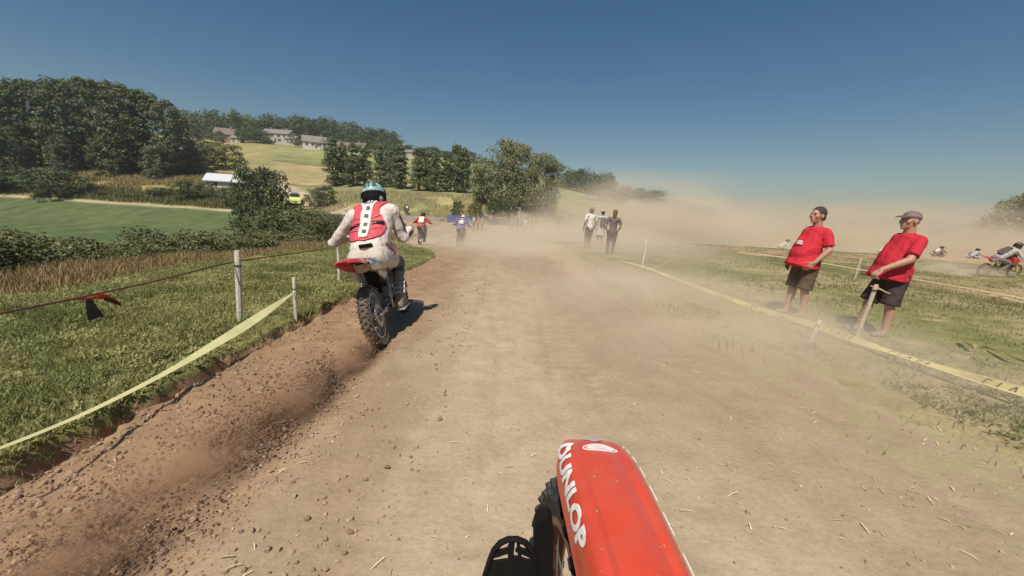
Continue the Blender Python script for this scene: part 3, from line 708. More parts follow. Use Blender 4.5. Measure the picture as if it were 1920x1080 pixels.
for (x, y, s) in hb:
    t = empty('hedge_bush', (x, y, Hs(x, y) - .05), (0, 0, RND.choice([0, PI]) + RND.uniform(-.4, .4)), ('low leafy hedge bush, ' + ORD[min(49, ctr)] + ' along the hedge from the near end'), 'bush', 'bushes of the hedge along the field')
    t.scale = (s, s, s * RND.choice((.50, .60, .68, .75, .85))); ctr += 1
    a, b = HV[RND.randrange(4)]; o = bpy.data.objects.new('foliage', a); COL.objects.link(o); o.parent = t
    k = bpy.data.objects.new('stem', b); COL.objects.link(k); k.parent = t
for i, (x, y, s, h) in enumerate(tall):
    t = empty('tall_bush', (x, y, Hs(x, y) - .05), (0, 0, i * 1.3), 'tall rounded bush where the hedge ends, ' + ORD[i] + ' of its clump', 'bush', 'tall bushes where the hedge ends')
    t.scale = (s * .8, s * .8, h * .80); a, b = HV[i % 4]; o = bpy.data.objects.new('foliage', a); COL.objects.link(o); o.parent = t
    k = bpy.data.objects.new('stem', b); COL.objects.link(k); k.parent = t
print('hedge', ctr)

# ================================================================== VILLAGE, BARN, HOUSE
ROOFG = mat('slate_roof', (.22, .19, .17), .8, var=.2, scale=3); ROOFR = mat('tile_roof', (.19, .135, .11), .8, var=.25, scale=3)
WALLW = mat('white_render', (.62, .58, .50), .8, var=.08); WALLB = mat('brick_wall', (.33, .19, .13), .85, var=.2, scale=4); WALLC = mat('cream_wall', (.48, .43, .34), .85, var=.1)
GLASS = mat('window_glass', (.03, .035, .04), .15, var=.1); FRAMEW = mat('window_frame_paint', (.7, .68, .64), .5)
def house(label, P, w, d, hw, hr, rz, wm, rm, wins, chim=1, door=None, cat='house', name='house'):
    root = empty(name, P, (0, 0, rz), label, cat)
    if P.y > 150: root.scale = (.92, .92, .92) if P.x < -45 else (.72, .72, .72)
    mb = MB(); mb.prism([(-d / 2, -2.5), (d / 2, -2.5), (d / 2, hw), (0, hw + hr - .05), (-d / 2, hw)], w, 'X'); mb.build('wall', wm, root, False)
    mb = MB(); ov = .45
    for s in (-1, 1):
        sl = hr / (d / 2); y1 = s * (d / 2 + ov); z1 = hw - ov * sl
        a = [V(-w / 2 - ov, 0, hw + hr), V(w / 2 + ov, 0, hw + hr)]; b = [V(-w / 2 - ov, y1, z1), V(w / 2 + ov, y1, z1)]
        up = V(0, 0, .18)
        mb.add([a[0], a[1], b[1], b[0], a[0] + up, a[1] + up, b[1] + up, b[0] + up], [(0, 1, 2, 3), (7, 6, 5, 4), (0, 4, 5, 1), (1, 5, 6, 2), (2, 6, 7, 3), (3, 7, 4, 0)])
    rf = mb.build('roof', rm, root, False)
    for k in range(chim):
        cx = (-1) ** k * w * .3; c = MB().box((cx, .3, hw + hr + .2), (.7, .6, 1.7)).box((cx, .3, hw + hr + 1.1), (.85, .75, .15)); c.build('chimney', WALLB, rf, False)
    for (x, z, ww, wh) in wins:
        f = MB(); y = -d / 2 - .03
        f.box((x, y, z + wh / 2 + .05), (ww + .2, .1, .1)).box((x, y, z - wh / 2 - .05), (ww + .3, .16, .1)).box((x - ww / 2 - .05, y, z), (.1, .1, wh)).box((x + ww / 2 + .05, y, z), (.1, .1, wh)).box((x, y, z), (.06, .08, wh))
        fo = f.build('window', FRAMEW, root, False); MB().box((x, y + .02, z), (ww - .01, .05, wh - .01)).build('pane', GLASS, fo, False)
    if door: MB().box((door, -d / 2 - .04, 1.05), (1.0, .09, 2.1), bev=.02).build('door', mat('door_paint', (.16, .10, .07), .5), root, False)
    return root
def vb(px, y, dz=0): P = on_col(px, y); P.z += dz; return P
def vh(px, row, dz=0): P = hit(px, row, 300); P.z += dz; return P
house('brick house with brown hipped looking roof, leftmost on the ridge', vh(424, 264), 9, 8, 3, 3.4, .35, WALLB, ROOFR, [(-2.5, 1.6, 1.2, 1.2), (1, 1.6, 1.2, 1.2), (3.2, 1.6, 1, 1.2)], 1, -.6)
house('small pale outbuilding right of the brick ridge house', vh(446, 267), 5, 4, 2.0, 1.2, .1, WALLC, ROOFG, [(1, 1.2, .9, .9)], 0, -1)
house('wide grey roofed house standing highest in the village', vh(524, 269), 14, 9, 4.6, 2.6, .05, WALLC, ROOFG, [(-4.5, 3.4, 1.6, 1.2), (-1.5, 3.4, 1.6, 1.2), (2, 3.4, 1.6, 1.2), (5, 3.4, 1.2, 1.2), (-4, 1.2, 1.8, 1.4), (2.4, 1.2, 1.6, 1.4)], 2, .2)
house('small annexe with grey roof beside the wide grey house', vh(549, 272), 6, 5, 3.0, 1.6, -.1, WALLC, ROOFG, [(-1.2, 1.6, 1, 1), (1.2, 1.6, 1, 1)], 0)
house('white gabled house with a big slate roof on the ridge', vh(590, 279), 11, 8.5, 3.0, 3.2, .45, WALLW, ROOFG, [(-3.6, 1.6, 1.4, 1.2), (-.8, 1.6, 1.4, 1.2), (2.2, 1.6, 1.6, 1.2), (4.4, 1.6, .8, 1.2)], 1, .8)
house('long low house half hidden behind the first poplar', vh(655, 290), 17, 8, 2.6, 2.8, -.1, WALLC, ROOFR, [(-6, 1.5, 1.3, 1.1), (-2.5, 1.5, 1.3, 1.1), (2, 1.5, 1.3, 1.1), (6, 1.5, 1.3, 1.1)], 2)
house('low dark roofed shed rightmost on the skyline', vh(772, 296), 12, 7, 2.4, 1.4, .05, WALLC, ROOFG, [(-3, 1.4, 1.3, .9), (2, 1.4, 1.3, .9)], 0)
for i, (px, row, w, h) in enumerate([(405, 267, 22, 18), (470, 268, 30, 24), (488, 268, 26, 22), (560, 276, 20, 20), (622, 287, 22, 22), (634, 288, 20, 18), (676, 292, 20, 18), (712, 296, 26, 22), (730, 298, 24, 24), (742, 300, 18, 16), (790, 300, 24, 16), (500, 270, 18, 12)]):
    P = vh(px, row); k = P.y / FPX
    place_tree('garden_tree', RV_[i % 4], P, w * k / 7.4, h * k / 8.6, i, 'bushy garden tree among the ridge houses, ' + ORD[i] + ' of the garden trees', 'garden trees among the ridge houses')
# barn below the wood and white house in the hollow
house('long barn with pale sunlit roof below the wood', vb(318, 108, 1.6), 20, 9, 1.8, 2.0, -.42, mat('barn_board', (.16, .12, .09), .9), mat('barn_roof', (.46, .42, .34), .8, var=.12, scale=2), [], 0, None, 'barn', 'barn')
house('second barn roof glimpsed between the dark trunks', vb(236, 113, 1.6), 12, 8, 1.8, 2.0, -.5, mat('barn_board', (.16, .12, .09), .9), mat('barn_roof', (.46, .42, .34), .8), [], 0, None, 'barn', 'barn')
house('white house with pale grey roof and brick chimney in the hollow', vb(430, 88, -1.2), 6.6, 5.2, 2.3, 1.3, .35, WALLW, mat('pale_roof', (.60, .60, .60), .6, var=.06), [(-1.8, 1.5, 1.1, .9), (1.4, 1.5, 1.1, .9)], 1, 0)
# ================================================================== MOTORCYCLES
RUB = mat('rubber', (.035, .03, .027), .8, var=.25, dust=.35, scale=9)
RUBD = mat('clean_rubber', (.018, .017, .016), .7, var=.2)
ALU = mat('aluminium', (.55, .53, .50), .35, .85, dust=.25)
STEEL = mat('steel', (.42, .40, .38), .4, .9, dust=.3)
BLK = mat('black_plastic', (.025, .024, .024), .45, var=.2, dust=.22)
BLKC = mat('clean_black_plastic', (.010, .009, .009), .75, var=.2, spec=.15)
ENG = mat('engine_metal', (.17, .15, .13), .5, .6, var=.3, dust=.4)
REDP = mat('red_plastic', (.60, .03, .045), .3, var=.08, dust=.10, coat=.5)
ORP = mat('orange_red_plastic', (.63, .058, .024), .34, var=.12, scale=9, coat=.4, bump=.05, bscale=22, dust=.14)
WHP = mat('white_plastic', (.72, .70, .66), .4, var=.05, dust=.25)
YLP = mat('yellow_plastic', (.75, .60, .08), .4, var=.05, dust=.2)
BLP = mat('blue_plastic', (.05, .09, .35), .4, var=.05, dust=.2)
GRNP = mat('green_plastic', (.05, .32, .06), .4, dust=.2)
WHITE = mat('white_print', (.85, .83, .80), .5, var=.03)
GREYP = mat('grey_print', (.45, .44, .44), .5, var=.05)
GOLD = mat('orange_rim', (.20, .075, .035), .4, .6, var=.2)

def wheel(parent, c, R, wd, rub, rimm, knob=34, detail=True, disc_side=-1, sprocket=False, rR=None):
    """wheel > tyre, spokes, hub, brake_disc"""
    rR = rR or R * .72
    rim = MB(); w = wd * .32
    rim.lathe([(-w, rR - .018), (-w, rR + .006), (-w * .6, rR - .004), (w * .6, rR - .004), (w, rR + .006), (w, rR - .018), (w * .6, rR - .022), (-w * .6, rR - .022)], 40 if detail else 20)
    wo = rim.build('wheel', rimm, parent); wo.location = c
    t = MB(); h = wd / 2
    prof = [(-w * 1.02, rR - .004), (-h * .78, rR + .02), (-h * .92, (rR + R) / 2), (-h * .80, R - .028), (-h * .45, R - .014), (0, R - .010), (h * .45, R - .014), (h * .80, R - .028), (h * .92, (rR + R) / 2), (h * .78, rR + .02), (w * 1.02, rR - .004)]
    t.lathe(prof, 48 if detail else 24)
    if detail:
        for i in range(knob):
            a = 2 * PI * i / knob
            for (x, rr, tl, ww, ph) in ((0, R - .012, 0, wd * .26, 0), (-wd * .30, R - .020, -.30, wd * .17, .5), (wd * .30, R - .020, .30, wd * .17, .5), (-wd * .44, R - .040, -.75, wd * .13, 0), (wd * .44, R - .040, .75, wd * .13, 0)):
                if ph == 0 and x == 0 and i % 2: ww2 = wd * .40
                else: ww2 = ww
                a2 = a + ph * 2 * PI / knob
                M = Matrix.Rotation(a2, 4, 'X') @ Matrix.Translation((x, 0, rr + .006)) @ Matrix.Rotation(tl, 4, 'Y')
                dx, dy, dz = ww2 / 2, .010 * R / .34, .011
                vs = [(sx * dx * (1 if sz < 0 else .86), sy * dy * (1 if sz < 0 else .8), sz * dz) for sx in (-1, 1) for sy in (-1, 1) for sz in (-1, 1)]
                t.add(vs, [(0, 1, 3, 2), (4, 6, 7, 5), (0, 4, 5, 1), (2, 3, 7, 6), (0, 2, 6, 4), (1, 5, 7, 3)], M)
    t.build('tyre', rub, wo)
    hb = MB(); hb.lathe([(-.045, .022), (-.045, .045), (-.03, .045), (-.028, .028), (.028, .028), (.03, .045), (.045, .045), (.045, .022)], 20); hb.tube([(-.085, 0, 0), (.085, 0, 0)], .012, 8); hb.build('hub', ALU, wo)
    sp_ = MB(); ns = 32 if detail else 14
    for i in range(ns):
        a = 2 * PI * i / ns; s = 1 if i % 2 else -1; a2 = a + (.45 if (i // 2) % 2 else -.45)
        sp_.tube([(s * .034, .040 * math.cos(a2), .040 * math.sin(a2)), (0, (rR - .01) * math.cos(a), (rR - .01) * math.sin(a))], .0018 if detail else .004, 4, cap=False)
    sp_.build('spokes', STEEL, wo)
    if detail:
        d = MB(); n = 48; rd = .125
        d.lathe([(-.0025, rd * .62), (-.0025, rd), (.0025, rd), (.0025, rd * .62)], n, c=(disc_side * .055, 0, 0))
        for i in range(6): a = i * PI / 3; d.tube([(disc_side * .05, .03 * math.cos(a), .03 * math.sin(a)), (disc_side * .055, rd * .7 * math.cos(a + .3), rd * .7 * math.sin(a + .3))], .006, 5)
        d.build('brake_disc', STEEL, wo)
        if sprocket:
            s = MB(); s.lathe([(-.003, .055), (-.003, .098), (.003, .098), (.003, .055)], 48, c=(-disc_side * .06, 0, 0))
            for i in range(24): a = 2 * PI * i / 24; s.box((-disc_side * .06, .101 * math.cos(a), .101 * math.sin(a)), (.005, .008, .008), (a, 0, 0))
            for i in range(5): a = i * 2 * PI / 5; s.tube([(-disc_side * .055, .03 * math.cos(a), .03 * math.sin(a)), (-disc_side * .06, .065 * math.cos(a), .065 * math.sin(a))], .006, 5)
            s.build('sprocket', ALU, wo)
    return wo

def smooth_path(pts, n=20):
    """Catmull-Rom through points of any length tuples"""
    P = [np.array(p, float) for p in pts]; P = [2 * P[0] - P[1]] + P + [2 * P[-1] - P[-2]]; out = []
    for i in range(1, len(P) - 2):
        for k in range(n):
            t = k / n; a, b, c, d = P[i - 1:i + 3]
            out.append(.5 * ((2 * b) + (-a + c) * t + (2 * a - 5 * b + 4 * c - d) * t * t + (-a + 3 * b - 3 * c + d) * t ** 3))
    out.append(P[-2]); return out
def fender_rows(st, prof, n=6):
    """st: (y, z, half width, side drop); prof: cross-section (u in -1..1 -> height share)"""
    S = smooth_path(st, n); rows = []
    for i, s in enumerate(S):
        a = S[max(i - 1, 0)]; b = S[min(i + 1, len(S) - 1)]; t = V(0, b[0] - a[0], b[1] - a[1]).normalized(); nn = V(0, -t.z, t.y)
        if nn.z < 0 and abs(t.y) > .2: nn = -nn
        rows.append([V(u * s[2], s[0], s[1]) + nn * (-s[3] * h) for u, h in prof])
    return rows
FPROF = [(-1.0, 1.0), (-.97, .72), (-.92, .40), (-.84, .12), (-.74, .0), (-.55, -.10), (-.46, -.02), (-.25, -.14), (0, -.20), (.25, -.14), (.46, -.02), (.55, -.10), (.74, .0), (.84, .12), (.92, .40), (.97, .72), (1.0, 1.0)]
FPROF = [(u, max(0, h + .2)) for u, h in FPROF]
FF_ST = [(1.04, .905, .058, .045), (1.12, .925, .085, .048), (1.25, .922, .098, .048), (1.40, .905, .090, .046), (1.52, .875, .080, .042), (1.62, .845, .072, .036), (1.685, .820, .066, .028), (1.71, .808, .050, .012)]
RF_ST = [(.34, .880, .085, .06), (.20, .895, .105, .07), (.05, .925, .122, .07), (-.12, .965, .124, .06), (-.28, .992, .112, .048), (-.40, .995, .088, .034), (-.455, .985, .052, .014)]

def make_bike(label, cols, detail=True, group=None, RUB=RUB):
    """local frame: x right, y forward, z up, rear tyre contact at the origin"""
    main, side, seatc, rimm, tank = cols
    r = empty('motorcycle', (0, 0, 0), (0, 0, 0), label, 'motorcycle', group)
    wheel(r, (0, 0, .335), .335, .125, RUB, rimm, 34, detail, 1, True, .245)
    steer = []
    # swingarm
    s = MB()
    for sx in (-1, 1):
        s.tube([(sx * .085, .0, .335), (sx * .085, .25, .36), (sx * .07, .52, .39)], [.020, .028, .034], 8, flat=.6)
    s.box((0, .46, .385), (.16, .08, .06), bev=.01); s.build('swingarm', ALU, r)
    if detail:
        ch = MB()
        for zz, z2 in ((.435, .44), (.235, .33)):
            ch.tube([(-.062, .0, zz), (-.062, .52, z2)], .008, 6, flat=1)
        ch.build('chain', STEEL, r)
        cg = MB(); cg.box((-.075, .12, .27), (.05, .10, .09), bev=.01); cg.build('chain_guide', BLK, r)
        sh = MB(); sh.tube([(0, .42, .50), (0, .46, .86)], .025, 10)
        for k in range(8): sh.lathe([(-.006, .030), (-.006, .044), (.006, .044), (.006, .030)], 14, 'Z', (0, .43 + k * .004, .56 + k * .032))
        sh.build('shock_absorber', mat('shock_red', (.5, .08, .05), .4), r)
    # frame
    f = MB(); tr = .016
    for sx in (-1, 1):
        f.tube([(sx * .03, 1.08, .98), (sx * .095, .85, .88), (sx * .105, .62, .66), (sx * .09, .56, .40)], .022, 8)
        f.tube([(sx * .02, 1.10, .90), (sx * .05, 1.03, .55), (sx * .09, .93, .30), (sx * .09, .56, .29), (sx * .09, .55, .42)], tr, 8)
        f.tube([(sx * .085, .72, .86), (sx * .07, .30, .90), (sx * .05, .05, .90)], .011, 6); f.tube([(sx * .09, .56, .60), (sx * .065, .15, .88)], .011, 6)
    f.tube([(0, 1.075, 1.03), (0, 1.125, .87)], .034, 12); f.build('frame', ALU if detail else BLK, r)
    # engine
    e = MB(); e.box((0, .72, .43), (.20, .34, .24), bev=.04); e.box((0, .80, .64), (.14, .17, .24), (.12, 0, 0), bev=.02); e.box((0, .82, .79), (.13, .19, .09), (.12, 0, 0), bev=.02)
    for sx in (-1, 1): e.lathe([(0, 0.001), (0, .085), (.025, .075), (.035, .0015)], 20, 'X', (sx * .1, .66, .42), Matrix.Identity(4), False)
    for k in range(5): e.box((0, .80, .56 + k * .028), (.165, .195, .006), (.12, 0, 0))
    eg = e.build('engine', ENG, r)
    if detail:
        k = MB(); k.tube([(-.03, .93, .40), (-.03, .99, .30), (-.03, .75, .26)], .02, 8); k.box((0, .78, .275), (.18, .30, .012), bev=.004); k.build('skid_plate', BLK, r)
    # exhaust
    x = MB(); x.tube(smooth_path([(.02, .93, .74), (.07, 1.01, .60), (.12, .96, .52), (.13, .78, .60), (.12, .55, .74), (.125, .42, .775)], 5), .021, 10)
    ex = x.build('exhaust_pipe', STEEL, r)
    x = MB(); x.tube([(.125, .44, .772), (.130, .38, .785), (.135, .05, .860), (.135, -.03, .878), (.132, -.07, .888)], [.032, .056, .062, .056, .032], 14, flat=1.18)
    sil = x.build('silencer', ALU, r)
    x = MB(); x.tube([(.132, -.06, .886), (.131, -.085, .892)], .026, 14, cap=False); x.lathe([(-.002, .014), (-.002, .027), (.002, .027), (.002, .014)], 14, 'Y', (.131, -.086, .892)); x.build('silencer_tip', STEEL, sil)
    MB().lathe([(-.001, .0005), (-.001, .0185)], 14, 'Y', (.131, -.084, .892), None, False).build('outlet', mat('soot', (.006, .006, .006), .9), sil)
    # seat, plastics
    rows = []
    for (y, z, w, t) in [(-.02, .955, .06, .05), (.12, .945, .085, .06), (.30, .935, .085, .07), (.50, .935, .07, .07), (.70, .965, .06, .06), (.82, 1.0, .05, .05)]:
        rows.append([V(w * math.cos(a) * (1 if abs(math.cos(a)) > .5 else 1), y, z - t * .5 + t * .5 * math.sin(a) * (1 if math.sin(a) > 0 else .8)) for a in np.linspace(0, 2 * PI, 15)[:-1]])
    s = MB(); k = 14; vs = [p for rw in rows for p in rw]; fs = []
    for i in range(len(rows) - 1):
        for j in range(k): fs.append((i * k + j, i * k + (j + 1) % k, (i + 1) * k + (j + 1) % k, (i + 1) * k + j))
    fs += [tuple(range(k)), tuple((len(rows) - 1) * k + j for j in range(k))]
    s.add(vs, fs); s.build('seat', seatc, r)
    MB().sheet(fender_rows(RF_ST, FPROF, 5), .004).build('rear_fender', main, r)
    if detail:   # dark liner under the fender, in front of the rear wheel
        MB().sheet([[V(sx * w, y, z) for sx in (-1, -.5, 0, .5, 1)] for y, z, w in ((.40, .50, .06), (.38, .66, .07), (.33, .80, .08), (.22, .875, .085), (.05, .895, .08))], .004).build('mud_flap', BLKC, r)
    for sx in (-1, 1):
        q = MB(); P = [(-.02, .915), (.10, .93), (.30, .91), (.44, .88), (.42, .70), (.30, .66), (.12, .76)]
        q.prism(P, .006, 'X', (sx * (.155 if sx > 0 else .125), 0, 0)); q.build('side_panel', side, r)
        sh = MB(); rows = []
        for y, zt, zb, xx in ((.62, .92, .78, .10), (.78, 1.00, .72, .13), (.95, 1.03, .70, .165), (1.10, 1.02, .74, .185), (1.20, .97, .80, .18)):
            rows.append([V(sx * (xx - .055), y, zt), V(sx * xx, y, zt - .03), V(sx * (xx + .012), y, (zt + zb) / 2), V(sx * xx, y, zb), V(sx * (xx - .03), y, zb - .02)])
        sh.sheet(rows, .005); sh.build('shroud', main, r)
        rd = MB(); rd.box((sx * .10, 1.03, .78), (.11, .035, .24), (.1, 0, 0), bev=.005); rd.build('radiator', BLK, r)
    tk = MB(); tk.ball((0, .90, .955), (.115, .19, .085), 14); tk.build('fuel_tank', tank, r)
    MB().lathe([(-.015, .001), (-.015, .03), (.015, .028), (.015, .001)], 14, 'Z', (0, .92, 1.05), None, False).build('tank_cap', BLK, r)
    # steering assembly
    A = V(0, 1.46, .345); ang = math.radians(27); dr = V(0, -math.sin(ang), math.cos(ang))
    wheel(r, A, .345, .092, RUB, rimm, 34, detail, -1, False, .275)
    for sx in (-1, 1):
        off = V(sx * .095, -.02, -.01); lo = A + off
        fk = MB(); fk.tube([lo - dr * .02, lo + dr * .34], [.028, .030], 12); fk.tube([lo + dr * .30, lo + dr * .80], .0265, 12); fk.box(lo, (.04, .06, .07), (-ang, 0, 0), bev=.01)
        fo = fk.build('fork_leg', ALU, r)
        g = MB(); rows = []
        for k in range(7):
            t = .02 + k * .055; w = .040 if k else .034
            c = lo + dr * t + V(sx * .004, 0, 0); fwd = V(0, math.cos(ang), math.sin(ang))
            rows.append([c + V(sx * w * math.sin(q) * 1.0, 0, 0) + fwd * (w * math.cos(q)) for q in (-.5, 0, .5, 1.0, 1.6, 2.2)])
        g.sheet(rows, .004); g.build('fork_guard', side if not detail else BLKC, fo)
    cl = MB(); T = A + dr * .80 + V(0, -.01, 0)
    cl.box(A + dr * .78 + V(0, -.02, 0), (.24, .09, .03), (-ang, 0, 0), bev=.012); cl.box(A + dr * .60 + V(0, -.02, 0), (.24, .08, .035), (-ang, 0, 0), bev=.012); cl.build('triple_clamp', BLK, r)
    MB().sheet(fender_rows(FF_ST, FPROF, 6), .004).build('front_fender', main, r)
    np_ = MB(); rows = []
    for z, w in ((.86, .07), (.93, .095), (1.03, .105), (1.10, .10), (1.16, .07)):
        y = 1.20 - (z - .86) * .42; rows.append([V(-w, y - .035, z), V(-w * .6, y, z), V(0, y + .012, z), V(w * .6, y, z), V(w, y - .035, z)])
    np_.sheet(rows, .004); np_.build('number_plate', side, r)
    hb = MB(); hz = T.z + .07; hy = T.y - .02
    hb.tube(smooth_path([(-.41, hy - .09, hz + .055), (-.30, hy - .06, hz + .05), (-.18, hy, hz + .03), (-.10, hy + .01, hz - .01), (.10, hy + .01, hz - .01), (.18, hy, hz + .03), (.30, hy - .06, hz + .05), (.41, hy - .09, hz + .055)], 4), .0125, 8)
    hb.tube([(-.13, hy + .01, hz + .015), (.13, hy + .01, hz + .015)], .009, 6)
    h = hb.build('handlebar', BLK, r)
    MB().box((0, hy + .012, hz + .02), (.17, .05, .05), bev=.02).build('bar_pad', main, h)
    for sx in (-1, 1):
        MB().tube([(sx * .29, hy - .056, hz + .05), (sx * .41, hy - .09, hz + .056)], .018, 10).build('grip', RUBD, h)
        MB().tube([(sx * .25, hy - .02, hz + .045), (sx * .30, hy + .02, hz + .045), (sx * .42, hy - .03, hz + .045)], [.008, .007, .006], 6).build('lever', ALU, h)
        MB().box((sx * .17, .60, .33), (.11, .045, .014), bev=.004).tube([(sx * .09, .60, .335), (sx * .13, .60, .33)], .012, 6).build('footpeg', STEEL, r)
    return r
def cache_children():
    CH.clear()
    for o in bpy.data.objects:
        if o.parent is not None: CH.setdefault(o.parent.name, []).append(o)

# ================================================================== PEOPLE
def hull_pts(bm, pts):
    vs = [bm.verts.new(p) for p in pts]; r = bmesh.ops.convex_hull(bm, input=vs)
    dead = [g for g in set(r['geom_interior']) | set(r['geom_unused']) if isinstance(g, bmesh.types.BMVert)]
    bmesh.ops.delete(bm, geom=[v for v in dead if v.is_valid], context='VERTS')
def sph_pts(c, r, n=10):
    r = r if isinstance(r, (tuple, list)) else (r, r, r); out = []
    for i in range(n + 1):
        th = PI * i / n
        for j in range(n):
            ph = 2 * PI * (j + .5 * (i % 2)) / n; out.append(Vector((r[0] * math.sin(th) * math.cos(ph), r[1] * math.sin(th) * math.sin(ph), r[2] * math.cos(th))))
    return out
def cap(p0, r0, p1, r1): return ('c', V(*p0), r0, V(*p1), r1)
def ell(c, r, rot=(0, 0, 0)): return ('e', V(*c), r, rot)
def fru(p0, r0, p1, r1, fl=1.0): return ('k', V(*p0), r0, V(*p1), r1, fl)
def blob(name, prims, voxel, ma, parent, smooth=4, disp=0.0, dscale=.12, xf=None, cut=None):
    me = bpy.data.meshes.new('tmp'); bm = bmesh.new()
    for p in prims:
        if p[0] == 'c':
            n = 10; hull_pts(bm, [p[1] + q for q in sph_pts(0, p[2], n)] + [p[3] + q for q in sph_pts(0, p[4], n)])
        elif p[0] == 'e':
            R = Euler(p[3]).to_matrix(); hull_pts(bm, [p[1] + R @ q for q in sph_pts(0, p[2], 14)])
        else:
            t = (p[3] - p[1]).normalized(); a = V(0, 1, 0) if abs(t.y) < .8 else V(1, 0, 0); u = t.cross(a).normalized(); w = t.cross(u)
            hull_pts(bm, [c + (u * math.cos(k * PI / 10) * p[5] + w * math.sin(k * PI / 10)) * rr for c, rr in ((p[1], p[2]), (p[3], p[4])) for k in range(20)])
    bmesh.ops.recalc_face_normals(bm, faces=bm.faces[:]); bm.to_mesh(me); bm.free()
    o = bpy.data.objects.new('tmp', me); COL.objects.link(o)
    m_ = o.modifiers.new('r', 'REMESH'); m_.mode = 'VOXEL'; m_.voxel_size = voxel; m_.use_smooth_shade = True
    if smooth: s = o.modifiers.new('s', 'SMOOTH'); s.factor = .5; s.iterations = smooth
    if disp:
        tx = bpy.data.textures.get('folds%g' % dscale)
        if tx is None: tx = bpy.data.textures.new('folds%g' % dscale, 'CLOUDS'); tx.noise_scale = dscale; tx.noise_depth = 2
        d = o.modifiers.new('d', 'DISPLACE'); d.texture = tx; d.strength = disp; d.mid_level = .5; d.texture_coords = 'LOCAL'
        s = o.modifiers.new('s2', 'SMOOTH'); s.factor = .5; s.iterations = 1
    dg = bpy.context.evaluated_depsgraph_get(); me2 = bpy.data.meshes.new_from_object(o.evaluated_get(dg)); bpy.data.objects.remove(o); bpy.data.meshes.remove(me)
    if cut:
        bm = bmesh.new(); bm.from_mesh(me2)
        for co, no in cut:
            g = bm.verts[:] + bm.edges[:] + bm.faces[:]; r = bmesh.ops.bisect_plane(bm, geom=g, plane_co=co, plane_no=no, clear_outer=True)
            ed = [e for e in r['geom_cut'] if isinstance(e, bmesh.types.BMEdge)]
            if ed: bmesh.ops.holes_fill(bm, edges=ed, sides=0)
        bm.to_mesh(me2); bm.free()
    me2.materials.clear(); me2.name = name
    o = link_mesh(name, me2, ma, parent); return o

def hand_prims(w, d, n, side_v, curl=.5, s=1.0, grip=False):
    """w wrist, d along the palm, n out of the palm's inner side, side_v towards the thumb"""
    w, d, n, t = V(*w), V(*d).normalized(), V(*n).normalized(), V(*side_v).normalized(); P = []
    for k, o in enumerate((-.030, -.010, .010, .030)):
        P.append(('c', w + d * .012 * s + t * o * .7 * s, .016 * s, w + d * .085 * s + t * o * s, .0125 * s))
    L = [.062, .078, .084, .074]
    for k, o in enumerate((-.032, -.011, .011, .032)):
        a = w + d * .088 * s + t * o * s; c1 = curl * (1.0 + .12 * k)
        q = [a]; ang = 0; dd = d
        for seg, f in enumerate((.45, .32, .23)):
            ang += c1 * (.9 if grip else .55); dd = (d * math.cos(ang) + n * math.sin(ang)); q.append(q[-1] + dd * L[k] * f * s)
        for i in range(3): P.append(('c', q[i], .0095 * s - i * .0008, q[i + 1], .0090 * s - i * .0009))
    a = w + d * .030 * s + t * .036 * s; b = a + (d * .6 + t * .75 + n * .35).normalized() * .038 * s; c = b + (d * .9 + t * .1 + n * (.9 if grip else .35)).normalized() * .034 * s
    P.append(('c', a, .0135 * s, b, .0110 * s)); P.append(('c', b, .0110 * s, c, .0088 * s)); return P
def head_prims(c, s=1.0, R=None):
    """c head centre; faces +Y"""
    R = R or Matrix.Identity(3); c = V(*c); P = []
    def e(o, r, rot=(0, 0, 0)):
        P.append(('e', c + R @ (V(*o) * s), tuple(q * s for q in r), tuple((R @ Euler(rot).to_matrix()).to_euler())))
    e((0, -.012, .025), (.077, .098, .095)); e((0, .022, -.045), (.058, .070, .068)); e((0, .062, -.092), (.030, .026, .022)); e((0, .030, -.075), (.050, .052, .035))
    e((0, .080, .030), (.050, .018, .018)); P.append(('c', c + R @ (V(0, .086, .018) * s), .009 * s, c + R @ (V(0, .110, -.020) * s), .014 * s))
    e((0, .086, -.052), (.026, .012, .008)); e((0, .084, -.068), (.022, .012, .007))
    for sx in (-1, 1):
        e((sx * .042, .058, -.018), (.030, .024, .030)); e((sx * .080, -.005, -.008), (.010, .020, .033), (0, 0, sx * .3))
    return P
def face_bits(parent, c, s, R, skin, hair, eyes=True):
    c = V(*c)
    for sx in (-1, 1):
        MB().ball(c + R @ (V(sx * .031, .083, .008) * s), .0055 * s, 8).build('eye', mat('eye_dark', (.03, .02, .02), .3), parent)
SKIN = mat('skin', (.50, .27, .19), .55, var=.08, scale=20); SKIN2 = mat('skin_tanned', (.44, .235, .16), .55, var=.08, scale=20)

